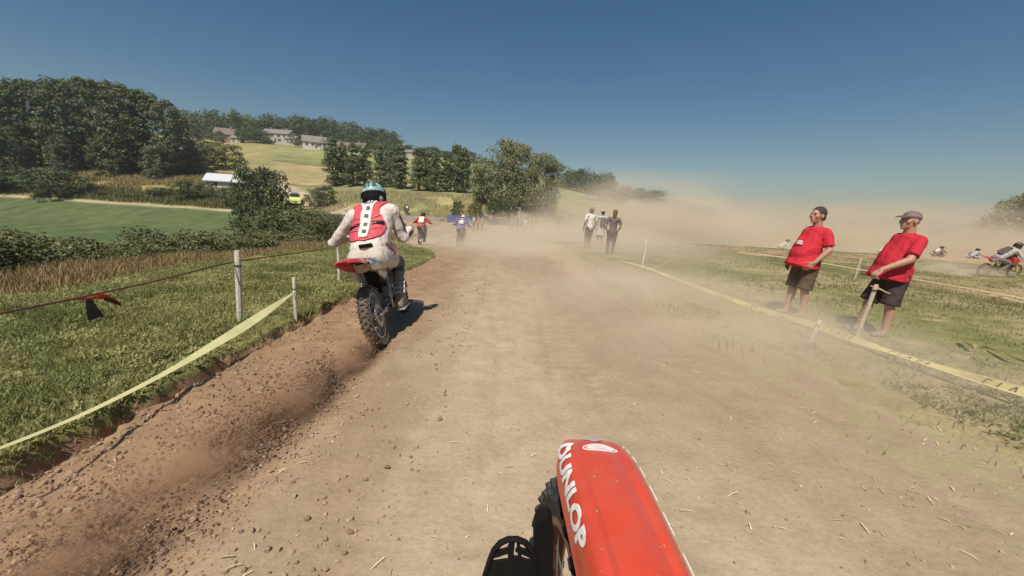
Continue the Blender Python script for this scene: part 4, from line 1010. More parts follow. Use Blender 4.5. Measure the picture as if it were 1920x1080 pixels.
def leather(name, rgb, **k): return mat(name, rgb, .7, bump=.3, bscale=30, **k)
def rider(parent_loc, S, fine=True, label='', group=None, lean=0.0, look=0.0):
    """seated racing pose in bike coordinates; S: dict of materials"""
    root = empty('person', (0, 0, 0), (0, 0, 0), label, 'person', group)
    v = .011 if fine else .024; vf = .007 if fine else .02
    hip = V(0, .33, 1.02); sh = V(lean, .78, 1.47); hd = V(lean * 1.2, .93, 1.645)
    sp1 = V(lean * .4, .45, 1.14); sp2 = V(lean * .8, .66, 1.33)
    body = []; jer = []; pants = []; glove = []; boot = []; knee = []
    gy = 1.46 - .80 * math.sin(math.radians(27)) - .05; gz = .345 + .80 * math.cos(math.radians(27)) + .125
    body += [cap(hip, .12, sp1, .12), cap(sp1, .12, sp2, .13), cap(sp2, .12, sh, .10), cap(sh, .07, hd, .06), ell(hd, (.08, .095, .11))]
    jer += [cap(hip + V(-.05, .02, .04), .145, sp1 + V(-.06, 0, 0), .145), cap(hip + V(.05, .02, .04), .145, sp1 + V(.06, 0, 0), .145), cap(sp1 + V(-.07, 0, 0), .138, sp2 + V(-.08, 0, .0), .142), cap(sp1 + V(.07, 0, 0), .138, sp2 + V(.08, 0, .0), .142),
            cap(sp2 + V(-.06, 0, 0), .13, sh + V(-.15, -.03, -.03), .098), cap(sp2 + V(.07, 0, 0), .14, sh + V(.15, -.03, -.03), .098), cap(sh + V(-.15, -.02, -.02), .092, sh + V(.15, -.02, -.02), .092), cap(sh, .07, sh + V(0, .05, .08), .062)]
    pants += [ell(hip + V(-.085, -.03, -.05), (.138, .18, .140)), ell(hip + V(.085, -.03, -.05), (.138, .18, .140)), cap(hip + V(-.08, .03, .0), .13, hip + V(.08, .03, .0), .13)]
    for sx in (-1, 1):
        S0 = sh + V(sx * .215, -.02, -.03); E = (V(sx * .50, .82, 1.20) if not fine else V(-.51, .82, 1.17) if sx < 0 else V(.295, .85, 1.11)); Wr = V(sx * .37, gy - .06, gz + .03); G = V(sx * .35, gy - .005, gz)
        body += [cap(S0, .055, E, .042), cap(E, .042, Wr, .03)]
        jer += [cap(S0, .080, E + V(-sx * .02, 0, .01), .060), cap(E, .060, (Wr + E) / 2, .052), cap((Wr + E) / 2, .055, Wr + (E - Wr) * .12, .043)]
        glove += [cap(Wr + (E - Wr) * .06, .034, Wr, .032)] + hand_prims(Wr, (G - Wr).normalized() + V(0, .4, .1), (0, -.2, -1), (-sx, .2, -.2), 1.35, 1.12, True)
        H0 = hip + V(sx * .11, .02, -.05); K = V(sx * .185, .82, .84); A = V(sx * .175, .56, .50); T = V(sx * .185, .74, .385); Hl = V(sx * .175, .50, .385)
        body += [cap(H0, .08, K, .055), cap(K, .055, A, .04), cap(A, .04, T, .03)]
        pants += [cap(H0, .118, H0.lerp(K, .55), .098)]; knee += [cap(H0.lerp(K, .5), .094, K, .074), cap(K, .076, K * .62 + A * .38, .066)]
        boot += [cap(K * .58 + A * .42, .070, A, .052), cap(A, .055, A + V(0, 0, -.05), .052), cap(Hl, .048, T, .040), cap(T, .040, T + V(0, .05, -.005), .032), cap(A + V(0, -.01, -.02), .05, Hl, .047)]
    blob('body', body, v * 1.3, S['skin'], root)
    blob('pants', pants, v, S['pants'], root, 3, .014 if fine else 0, .09)
    blob('jersey', jer, v, S['jersey'], root, 3, .030 if fine else 0, .085)
    blob('knee_pants', knee, v, S.get('knee', S['pants']), root, 3, .010 if fine else 0, .05)
    gl = len(glove) // 2
    for hh in (glove[:gl], glove[gl:]): blob('glove', hh, vf, S['gloves'], root, 2)
    b = blob('boots', boot, v, S['boots'], root, 2, .006 if fine else 0, .04)
    if fine:
        for sx in (-1, 1):
            bk = MB(); K = V(sx * .185, .82, .84); A = V(sx * .175, .56, .50)
            for k in range(4):
                c = K.lerp(A, .50 + k * .14); bk.box(c + V(sx * .062, 0, 0), (.02, .07, .022), (.6, 0, 0), bev=.004); bk.box(c + V(0, -.058, 0), (.07, .016, .02), (.6, 0, 0), bev=.004)
            bk.box(V(sx * .18, .62, .338), (.095, .30, .022), bev=.008)
            bk.build('boot_buckles', mat('buckle', (.42, .40, .38), .5, dust=.3), b)
    # helmet
    hR = Euler((-.28, 0, look)).to_matrix()
    def hp(o): return hd + hR @ V(*o)
    he = [('e', hp((0, -.01, .02)), (.128, .150, .135), tuple(hR.to_euler())), ('c', hp((-.06, .10, -.08)), .045, hp((.06, .10, -.08)), .045), ('c', hp((0, .13, -.09)), .05, hp((0, .15, -.085)), .04),
          ('c', hp((-.085, .03, -.07)), .055, hp((-.06, .11, -.09)), .04), ('c', hp((.085, .03, -.07)), .055, hp((.06, .11, -.09)), .04), ('c', hp((-.06, -.07, -.07)), .07, hp((.06, -.07, -.07)), .07)]
    h = blob('helmet', he, vf, S['helmet'], root, 2)
    M = Matrix.Translation(hd) @ hR.to_4x4()
    vz = MB(); rows = []
    for y, z, w in ((.08, .135, .10), (.14, .125, .105), (.20, .10, .095), (.25, .075, .07)):
        rows.append([V(-w, y, z - .035), V(-w * .6, y + .01, z - .005), V(0, y + .015, z), V(w * .6, y + .01, z - .005), V(w, y, z - .035)])
    vz.sheet(rows, .005, M); vz.build('visor', S['visor'], h)
    st = MB(); n = 28; pts = [(.133 * math.cos(a), -.01 + .156 * math.sin(a), -.012 + .0 * math.sin(a)) for a in np.linspace(0, 2 * PI, n + 1)[:-1]]
    rows = [[V(p[0] * 1.0, p[1], p[2] + dz) for p in pts + pts[:1]] for dz in (-.024, 0, .024)]
    st.sheet(rows, .006, M); st.build('goggle_strap', S['strap'], h)
    MB().ball((0, .115, .0), (.085, .045, .042), 12, None, M).build('goggles', mat('goggle_lens', (.03, .03, .035), .1), h)
    if fine:
        lw = MB(); rows = []
        for z, rr in ((-.012, 1.05), (-.05, 1.06), (-.09, 1.02), (-.125, .90)):
            rows.append([V(.130 * rr * math.cos(a), -.012 + .152 * rr * math.sin(a) , z) for a in np.linspace(PI * .98, PI * 2.02, 20)])
        lw.sheet(rows, .008, M); lw.build('helmet_rear_trim', BLKC, h)
        pp = MB()
        for k, (a0, a1) in enumerate([(1.15, 1.35), (1.45, 1.55), (1.62, 1.82)]):
            rows = []
            for ph in np.linspace(.15, 1.25, 8):
                rows.append([V(.131 * math.sin(ph) * math.cos(-a * PI / 1.5 + PI * .5), -.01 + .153 * math.sin(ph) * math.sin(-a * PI / 1.5 + PI * .5), .02 + .138 * math.cos(ph)) for a in np.linspace(a0, a1, 4)])
            pp.sheet(rows, .003, M)
        pp.build('helmet_stripe', mat('helmet_dark_stripe', (.05, .12, .13), .4), h)
    return root

def put(root, loc, rot):
    root.location = loc; root.rotation_euler = rot; return root

def text_quads(s, size=1.0, bold=0.0, shear=0.0):
    c = bpy.data.curves.new('t', 'FONT'); c.body = s; c.size = size; c.offset = bold; c.shear = shear; c.align_x = 'CENTER'; c.align_y = 'CENTER'; c.resolution_u = 4
    o = bpy.data.objects.new('t', c); COL.objects.link(o); dg = bpy.context.evaluated_depsgraph_get()
    me = bpy.data.meshes.new_from_object(o.evaluated_get(dg)); bpy.data.objects.remove(o)
    bm = bmesh.new(); bm.from_mesh(me); bmesh.ops.triangulate(bm, faces=bm.faces[:])
    for _ in range(2): bmesh.ops.subdivide_edges(bm, edges=[e for e in bm.edges if e.calc_length() > size * .12], cuts=1)
    bmesh.ops.triangulate(bm, faces=bm.faces[:]); bm.verts.index_update()
    vs = [v.co.copy() for v in bm.verts]; fs = [[v.index for v in f.verts] for f in bm.faces]; bm.free(); bpy.data.meshes.remove(me)
    return vs, fs
# ================================================================== THE FRONT RIDER
JW = mat('white_jersey', (.70, .62, .58), .8, var=.06, dust=.30, scale=7, folds=.28)
PW = mat('white_race_pants', (.58, .52, .46), .8, var=.08, dust=.5, scale=6, folds=.22)
GLR = mat('dark_red_gloves', (.12, .03, .035), .7, dust=.2); BTS = mat('dusty_boots', (.12, .10, .09), .6, var=.4, dust=.45, scale=14)
HT = mat('teal_helmet', (.30, .46, .45), .3, var=.45, scale=10, dust=.2, coat=.4)
bikeA = make_bike('red and white dirt bike leaning left, close ahead with its knobbly rear tyre showing', (REDP, WHP, mat('dark_seat', (.03, .02, .05), .8, dust=.2), ALU, REDP))
LEAN = math.radians(-16)
BA_LOC = V(-1.34, 4.12, Hs(-1.34, 4.12) - .01)
put(bikeA, BA_LOC, (0, LEAN, math.radians(6)))
rA = rider(None, dict(skin=SKIN, knee=mat('navy_knee', (.035, .032, .06), .7, dust=.2), pants=PW, jersey=JW, gloves=GLR, boots=BTS, helmet=HT, visor=HT, strap=BLKC), True, 'rider in white jersey and red back protector on the bike close ahead', None, .03, -.05)
put(rA, BA_LOC, (0, LEAN * .70, math.radians(5))); rA.scale = (1.04, 1.0, 1.03); rA.location.z -= .09; rA.location.x -= .02
# back protector: red vest, white spine plate, dark vents, number
from mathutils.bvhtree import BVHTree
_jer = [c for c in bpy.data.objects if c.parent == rA and c.name.startswith('jersey')][0]
BV = BVHTree.FromPolygons([v.co.copy() for v in _jer.data.vertices], [tuple(p.vertices) for p in _jer.data.polygons])
def back_pt(u, t, off):
    """t 0 at the neck .. 1 low back, u across in metres"""
    P = smooth_path([(0.83, 1.56), (.66, 1.50), (.50, 1.38), (.38, 1.26), (.275, 1.12)], 8); i = t * (len(P) - 1); a = int(min(i, len(P) - 2)); f = i - a
    p = P[a] * (1 - f) + P[a + 1] * f; n = V(0, -.72, .69) if t > .1 else V(0, -.5, .86)
    n = (n + V(u * 1.6, 0, 0)).normalized()
    o = V(u + .02 * (1 - t), p[0], p[1]) + n * .25
    h = BV.ray_cast(o, -n)
    if h[0] is None or h[3] > .5: return V(u + .02 * (1 - t), p[0], p[1]) + n * (off - .03)
    return h[0] + n * off
def back_sheet(outl, off, th, name, ma, parent, nu=9):
    """outl: list of (t, left, right)"""
    S = smooth_path(outl, 4); mb = MB(); mb.sheet([[back_pt(s[1] + (s[2] - s[1]) * k / (nu - 1), s[0], off) for k in range(nu)] for s in S], th); return mb.build(name, ma, parent)
REDV = mat('red_protector', (.62, .05, .085), .45, var=.1, dust=.25, scale=9)
vest = back_sheet([(.00, -.13, .17), (.12, -.185, .20), (.28, -.155, .13), (.42, -.17, .14), (.60, -.20, .21), (.74, -.20, .20), (.86, -.175, .16), (.96, -.10, .08)], .012, .014, 'back_protector', REDV, rA)
back_sheet([(.02, -.085, .085), (.14, -.080, .080), (.24, -.060, .055), (.40, -.058, .052), (.60, -.052, .050), (.80, -.055, .045), (.92, -.045, .035)], .028, .012, 'spine_plate', WHP, vest, 7)
for sx in (-1, 1):     # ribs moulded into the red side wings
    for k in range(3):
        mb = MB(); t0 = .50 + k * .13; mb.tube([back_pt(sx * (.06 + .11 * q), t0 - .05 * q, .022) for q in (0, .33, .66, 1)], [.007, .008, .007, .004], 6); mb.build('wing_rib', REDV, vest)
for k, t in enumerate((.27, .45, .63, .81)):
    mb = MB(); mb.sheet([[back_pt(u, t + dt, .0365) for u in (-.019, 0, .019)] for dt in (-.036, 0, .036)], .004); mb.build('vent', mat('vent_grey', (.09, .09, .085), .6), vest)
vs, fs = text_quads('131', .075, .003, .25); mb = MB(); mb.add([back_pt(v.x, .125 - v.y * 1.65, .0368) for v in vs], fs); mb.build('number', mat('dark_print', (.05, .04, .05), .6), vest, False, False)
for sx in (-1, 1):
    mb = MB(); mb.sheet([[back_pt(u, .62 + dt - .06 * abs(u), .022) for dt in (-.035, .035)] for u in (sx * .07, sx * .12, sx * .17, sx * .195)], .008)
    mb.build('waist_strap', BLKC, vest)
# dark stripes of the sleeves
for sx in (-1, 1):
    mb = MB(); S0 = V(sx * .245, .77, 1.44); E = V(-.52, .82, 1.17) if sx < 0 else V(.305, .85, 1.11); M_ = S0.lerp(E, .5)
    rows = []
    for t in np.linspace(.18, 1.02, 7):
        c = S0.lerp(E, t); w = .030 * math.sin(PI * min(1, t * .9 + .08)); r_ = .088 - .016 * t
        rows.append([c + V(sx * .6, -.35, .72).normalized() * r_ * 1.02 + V(0, -.9, -.3).normalized() * q * w * 1.2 for q in (-1, -.3, .4, 1)])
    mb.sheet(rows, .006); mb.build('sleeve_stripe', mat('dark_stripe', (.045, .03, .03), .7, dust=.2), rA)
    mb = MB(); rows = []
    for t in np.linspace(.05, .5, 5):
        c = E.lerp(V(sx * .37, 1.0, 1.19), t); rows.append([c + V(sx * .9, -.3, .25).normalized() * .066 + V(0, 0, 1) * q * .026 for q in (-1, 0, 1)])
    mb.sheet(rows, .006); mb.build('elbow_patch', mat('dark_stripe', (.045, .03, .03), .7), rA)
mb = MB(); mb.box((.02, .205, 1.115), (.14, .03, .035), (.5, 0, 0), bev=.01); mb.build('belt_label', BLKC, rA)
mb = MB()
for k in range(3): mb.tube([(.20, .30 + k * .03, 1.12 - k * .01), (.235, .42 + k * .04, 1.02 - k * .02), (.215, .62 + k * .03, .96 - k * .03)], [.004, .006, .003], 5)
mb.build('pants_piping', mat('maroon_trim', (.22, .02, .05), .7), rA)
# ================================================================== THE CAMERA BIKE (front end in view)
def steer_about(parts, P, ax, ang):
    M = Matrix.Translation(P) @ Matrix.Rotation(ang, 4, ax) @ Matrix.Translation(-P)
    for o in parts: o.matrix_basis = M @ o.matrix_basis
own = make_bike('orange red dirt bike at the bottom edge, its front fender lettered along one side', (ORP, BLKC, BLKC, GOLD, ORP), RUB=RUBD)
fd = [c for c in bpy.data.objects if c.parent == own and c.name.startswith('front_fender')][0]
bpy.data.objects.remove(fd)
OF_ST = [(1.02, .850, .048, .050), (1.12, .866, .058, .056), (1.25, .868, .062, .058), (1.38, .862, .064, .056), (1.50, .850, .066, .052), (1.59, .836, .067, .046), (1.645, .820, .064, .036), (1.672, .806, .056, .020), (1.682, .796, .042, .006)]
OPROF = [(-1.02, 1.10), (-1.0, .98), (-.985, .80), (-.95, .45), (-.88, .16), (-.78, .03), (-.66, -.03), (-.58, .0), (-.50, .03), (-.40, -.02), (-.2, -.10), (0, -.13), (.2, -.10), (.40, -.02), (.50, .03), (.58, .0), (.66, -.03), (.78, .03), (.88, .16), (.95, .45), (.985, .80), (1.0, .98), (1.02, 1.10)]
OPROF = [(u, h + .15) for u, h in OPROF]
OR_ = fender_rows(OF_ST, OPROF, 9)
fd = MB().sheet(OR_, .004).build('front_fender', ORP, own)
BF = BVHTree.FromPolygons([v.co.copy() for v in fd.data.vertices], [tuple(p.vertices) for p in fd.data.polygons])
def on_fender(o, d, off=.0012):
    h = BF.ray_cast(o, d)
    return (h[0] - d * off) if h[0] is not None and h[3] < .4 else None
def side_pt(s_, v, sx=-1):
    """s_ along the fender side (m from the tip), v up"""
    y = 1.735 - s_
    Sx = smooth_path(OF_ST, 9); ys = [q[0] for q in Sx]; i = min(range(len(Sx)), key=lambda k: abs(ys[k] - y)); z = Sx[i][1]; dr_ = Sx[i][3]
    d = V(-sx, 0, -.22).normalized(); o = V(sx * .3, y, z - dr_ * .62 + .3 * .22 + v)
    return on_fender(o, d)
vs, fs = text_quads('DUNLOP', .039, .0018, .10); mb = MB()
pts = []
for v in vs:
    p = None
    # letters run from the tip (D) back towards the fork (P) along the left flank, tops towards the crown
    y = 1.545 - (v.x * 1.36); 
    k = (v.y) * 1.0
    # walk round the section: u index from side profile
    Sx = smooth_path(OF_ST, 9); i = min(range(len(Sx)), key=lambda q: abs(Sx[q][0] - y)); row = OR_[i]
    arc = .036 + k; acc = 0; pt = row[0]; nn = V(-1, 0, .2)
    for a in range(0, 12):
        seg = row[a + 1] - row[a]; L = seg.length
        if acc + L >= arc or a == 11:
            f = max(0, min(1, (arc - acc) / max(L, 1e-6))); pt = row[a] + seg * f; nn = V(-seg.z, 0, seg.x).normalized(); 
            if nn.x > 0 and nn.z < 0: nn = -nn
            break
        acc += L
    frac = y - Sx[i][0]; pt = V(pt.x, y, pt.z + (frac * 0))
    pts.append(pt + nn * .0038)
mb.add(pts, fs); mb.build('lettering', WHITE, fd, False, False)
def top_pt(x, y, off=.0015):
    h = BF.ray_cast(V(x, y, 1.2), V(0, 0, -1)); return (h[0] + V(0, 0, off)) if h[0] is not None else V(x, y, .9)
def top_ring(cx, cy, rx, ry, w, n=40):
    return [[top_pt(cx + (rx + d) * math.cos(a), cy + (ry + d * .8) * math.sin(a)) for a in np.linspace(0, 2 * PI, n + 1)] for d in (-w / 2, w / 2)]
mb = MB(); mb.sheet(top_ring(.004, 1.628, .030, .012, .0026), .0012); mb.sheet(top_ring(.004, 1.628, .024, .007, .0014), .0012)
mb.sheet([[top_pt(x, 1.628 + dy) for x in np.linspace(-.018, .024, 7)] for dy in (-.002, .002)], .0012)
mb.build('oval_emblem', WHITE, fd, False)
mb = MB(); mb.sheet([[top_pt(x * (1 - t) + .002, 1.674 - .022 * t, .002) for x in np.linspace(-.024, .024, 7)] for t in (0, .3, .6, .98)], .0012); mb.build('tip_patch', GREYP, fd, False)
# white edging on the right rim, a moulded groove line on the crown
mb = MB()
for a in range(6, len(OR_) - 14, 1):
    if (a * 7) % 5 in (0, 2): continue
    p, q = OR_[a][18], OR_[a + 1][18]; mb.tube([p + V(.003, 0, .004), q + V(.003, 0, .004)], .0008, 4)
mb.build('edge_decal', WHITE, fd)
mb = MB(); mb.tube([OR_[a][15] + V(0, 0, .0) for a in range(6, len(OR_) - 8)], .0012, 5); mb.build('groove', mat('groove_red', (.30, .02, .015), .5), fd)
# dried mud specks
mb = MB()
for k in range(60):
    px_, py_ = RND.uniform(-.055, .055), 1.20 + .46 * RND.random() ** .8; r_ = .0005 + .0016 * RND.random() ** 4
    c = top_pt(px_, py_, .0006); n_ = RND.choice((5, 6, 7)); a0 = RND.random() * 6
    mb.add([c] + [top_pt(px_ + r_ * RND.uniform(.6, 1.4) * math.cos(a0 + j * 2 * PI / n_), py_ + r_ * 1.6 * RND.uniform(.6, 1.4) * math.sin(a0 + j * 2 * PI / n_), .0007) for j in range(n_)], [(0, j + 1, (j + 1) % n_ + 1) for j in range(n_)])
mb.build('mud_specks', mat('dried_mud', (.38, .27, .18), .95), fd, False, False)['kind'] = 'stuff'
# vented brake disc guard on the left fork foot
A = V(0, 1.46, .345)
g = MB(); ring = []
for k in range(24): a = 2 * PI * k / 24; ring.append((.150 * math.cos(a), .150 * math.sin(a)))
def plate_with_slots(mb, cx):
    rad = [.035, .060, .085, .108, .130, .150]
    n = 36
    for i in range(len(rad) - 1):
        for k in range(n):
            a0, a1 = 2 * PI * k / n, 2 * PI * (k + 1) / n
            if i in (1, 3) and (k % 6) not in (0, 1): continue
            P = [(rad[i], a0), (rad[i + 1], a0), (rad[i + 1], a1), (rad[i], a1)]
            v = [V(cx + s, q * math.cos(b), q * math.sin(b)) + A for s in (-.004, .004) for q, b in P]
            mb.add(v, [(0, 1, 2, 3), (7, 6, 5, 4), (0, 4, 5, 1), (1, 5, 6, 2), (2, 6, 7, 3), (3, 7, 4, 0)])
plate_with_slots(g, -.135); g.lathe([(-.018, .146), (-.018, .154), (.022, .154), (.022, .146)], 36, 'X', (-.135, 1.46, .345)); g.build('disc_guard', BLKC, own)
st = [c for c in bpy.data.objects if c.parent == own and (c.name.split('.')[0] in ('fork_leg', 'triple_clamp', 'number_plate', 'handlebar', 'front_fender', 'disc_guard') or (c.name.startswith('wheel') and c.location.y > 1))]
ow = [c for c in st if c.name.startswith('wheel')][0]; ow.scale = (1.0, 1.1, 1.1); ow.location.y += .055
axd = V(0, -math.sin(math.radians(27)), math.cos(math.radians(27)))
steer_about(st, A, axd, math.radians(3))
OWN_LOC = V(.112, -.848, 0.005)
own.matrix_world = Matrix.Translation(OWN_LOC) @ Matrix.Rotation(math.radians(4), 4, 'Y') @ Matrix.Rotation(math.radians(8), 4, 'X')

# slotted black plate and fork shroud, each on an added strut, left of wheel
MI = own.matrix_world.inverted()
def gp(px, py, y, dy=0): return MI @ (at_y(px, py, y) + V(0, dy, 0))
def plate(mb, poly, y, th=.006):
    n = len(poly); a = [gp(px, py, y, -th / 2) for px, py in poly]; b = [gp(px, py, y, th / 2) for px, py in poly]
    mb.add(a + b, [tuple(range(n)), tuple(range(2 * n - 1, n - 1, -1))] + [(i, (i + 1) % n, (i + 1) % n + n, i + n) for i in range(n)])
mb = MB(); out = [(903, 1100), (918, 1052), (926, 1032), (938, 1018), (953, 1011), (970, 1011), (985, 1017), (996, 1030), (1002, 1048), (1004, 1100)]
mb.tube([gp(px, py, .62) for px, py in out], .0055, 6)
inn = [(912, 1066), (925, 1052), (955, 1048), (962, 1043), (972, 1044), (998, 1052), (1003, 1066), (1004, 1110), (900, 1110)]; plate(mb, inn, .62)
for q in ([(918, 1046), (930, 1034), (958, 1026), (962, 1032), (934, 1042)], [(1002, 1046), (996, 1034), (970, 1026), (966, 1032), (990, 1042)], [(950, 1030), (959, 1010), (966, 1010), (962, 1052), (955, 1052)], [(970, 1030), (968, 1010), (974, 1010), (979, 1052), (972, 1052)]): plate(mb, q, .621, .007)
mb.tube([gp(960, 1095, .62), MI @ V(.03, .40, .80)], .008, 6); mb.build('slotted_black_plate', BLKC, own)
mb = MB(); plate(mb, [(1000, 1100), (1000, 985), (1005, 970), (1014, 962), (1026, 960), (1034, 966), (1037, 985), (1034, 1100)], .64, .03); mb.tube([gp(1025, 1095, .64), MI @ V(.05, .40, .80)], .012, 6); mb.build('fork_shroud', BLKC, own, False)
# ================================================================== THE OTHER RIDERS
def fixcache(): cache_children()
def far_bike(label, cols): return make_bike(label, cols, False)
def seat_pair(bike, rid, loc, rz, lean=0.0, pitch=0.0):
    M = Matrix.Translation(loc) @ Matrix.Rotation(rz, 4, 'Z') @ Matrix.Rotation(lean, 4, 'Y') @ Matrix.Rotation(pitch, 4, 'X')
    bike.matrix_world = M; rid.matrix_world = M @ Matrix.Translation((0, 0, -.07))
BLKJ = mat('black_jersey', (.03, .03, .035), .8, dust=.25); REDJ = mat('red_jersey', (.55, .05, .05), .8, dust=.3); GRYJ = mat('grey_pattern_jersey', (.40, .38, .38), .8, var=.6, scale=16, dust=.3)
PURJ = mat('violet_jersey', (.13, .10, .30), .8, var=.3, dust=.3, scale=9); BLKP = mat('black_pants', (.035, .03, .032), .8, dust=.35); WHH = mat('white_helmet', (.65, .62, .6), .35, dust=.2); BLH = mat('black_helmet', (.03, .03, .03), .35, var=.5, scale=12, dust=.2)
darkset = lambda j, p, h: dict(skin=SKIN, pants=p, jersey=j, gloves=BLKP, boots=BTS, helmet=h, visor=h, strap=BLKC)
b1 = far_bike('small red dirt bike up the track, left of the blue one', (REDP, WHP, BLK, ALU, REDP))
r1 = rider(None, darkset(REDJ, BLKP, BLH), False, 'far rider with red sleeves and a pale back on the red bike up the track')
P = hit(787, 459); seat_pair(b1, r1, V(P.x, P.y, Hs(P.x, P.y)), math.radians(3))
mb = MB(); mb.sheet([[V(u * 1.0, y, z) + V(0, -.16 + 1.1 * u * u, .13) for u in (-.13, -.06, 0, .06, .13)] for y, z in ((.78, 1.42), (.66, 1.33), (.52, 1.22), (.42, 1.12))], .02); mb.build('pale_back_panel', WHP, r1)
b2 = far_bike('blue and white dirt bike on the track, right of the red one', (BLP, WHP, BLK, ALU, WHP))
r2 = rider(None, darkset(PURJ, BLKP, WHH), False, 'far rider in violet and white with a white helmet, centre of the track')
P = hit(858, 462); seat_pair(b2, r2, V(P.x, P.y, Hs(P.x, P.y)), math.radians(-2), math.radians(4))
mb = MB(); mb.sheet([[V(u * 1.0, y, z) + V(0, -.16 + 1.1 * u * u, .13) for u in (-.12, -.05, 0, .05, .12)] for y, z in ((.72, 1.38), (.60, 1.28), (.50, 1.20))], .02); mb.build('white_back_panel', WHP, r2)
cache_children()
def cp(o, lab, group=None):
    c = copy_tree(o); tag(c, lab, None, group); return c
MSW = {}
def recolour(o, mp):
    for c in [o] + CHN(o):
        if c.type == 'MESH' and c.data.materials and c.data.materials[0].name in mp:
            c.material_slots[0].link = 'OBJECT'; c.material_slots[0].material = mp[c.data.materials[0].name]
def CHN(o):
    out = []
    for c in bpy.data.objects:
        p = c.parent
        while p is not None:
            if p == o: out.append(c); break
            p = p.parent
    return out
ex = []
def extra(px, py, d, rz, lean, bl, rl, mpb, mpr, zoff=0):
    bk = cp(b1, bl); rd = copy_tree(r1); rd['label'] = rl
    if py is None: x = col_at(px, d); P = V(x, d, Hs(x, d) + zoff)
    else: P = hit(px, py); P.z += zoff
    seat_pair(bk, rd, P, rz, lean); recolour(bk, mpb); recolour(rd, mpr)
    for c in CHN(rd):
        if c.name.startswith('pale_back_panel') and mpr.get('nopanel'): bpy.data.objects.remove(c)
    return bk, rd
R90 = math.radians(-88)
extra(765, 405, None, math.radians(35), 0, 'tiny dark dirt bike leaving the far bend on the left', 'far rider in black and white rounding the bend', {'red_plastic': BLK}, {'red_jersey': BLKJ, 'nopanel': 0})
extra(1838, 518, None, R90, math.radians(14), 'red and yellow dirt bike racing at the right edge', 'crouched rider in grey patterned jersey and black vest, right edge', {'white_plastic': YLP}, {'red_jersey': GRYJ, 'white_plastic': BLKP, 'black_pants': mat('violet_grey_pants', (.16, .12, .15), .8, dust=.35)})
extra(1826, None, 38, math.radians(-80), 0, 'pale dirt bike half hidden by the rise at the right', 'rider sitting upright in grey, left of the crouched rider', {'red_plastic': WHP}, {'red_jersey': GRYJ, 'black_helmet': mat('dark_cap_helmet', (.05, .04, .05), .4), 'nopanel': 1}, 0)
extra(1760, None, 38.5, math.radians(-75), 0, 'brownish dirt bike half hidden by the rise, beside the capped man', 'rider in brown and white behind the shoulder of the capped man', {'red_plastic': mat('brown_plastic', (.30, .17, .10), .6)}, {'red_jersey': mat('brown_jersey', (.30, .16, .13), .8), 'nopanel': 0}, 0)
extra(1650, None, 37.5, math.radians(-95), 0, 'greenish dirt bike faint in the dust left of the capped man', 'faint rider in pale green behind the chest of the capped man', {'red_plastic': GRNP}, {'red_jersey': mat('pale_green_jersey', (.50, .52, .38), .8), 'nopanel': 1}, 0)
extra(1462, None, 38, math.radians(-95), 0, 'grey dirt bike nearly lost in the dust left of the man in red', 'faint rider in white nearly lost in the dust left of the man in red', {'red_plastic': WHP}, {'red_jersey': JW, 'nopanel': 1}, 0)

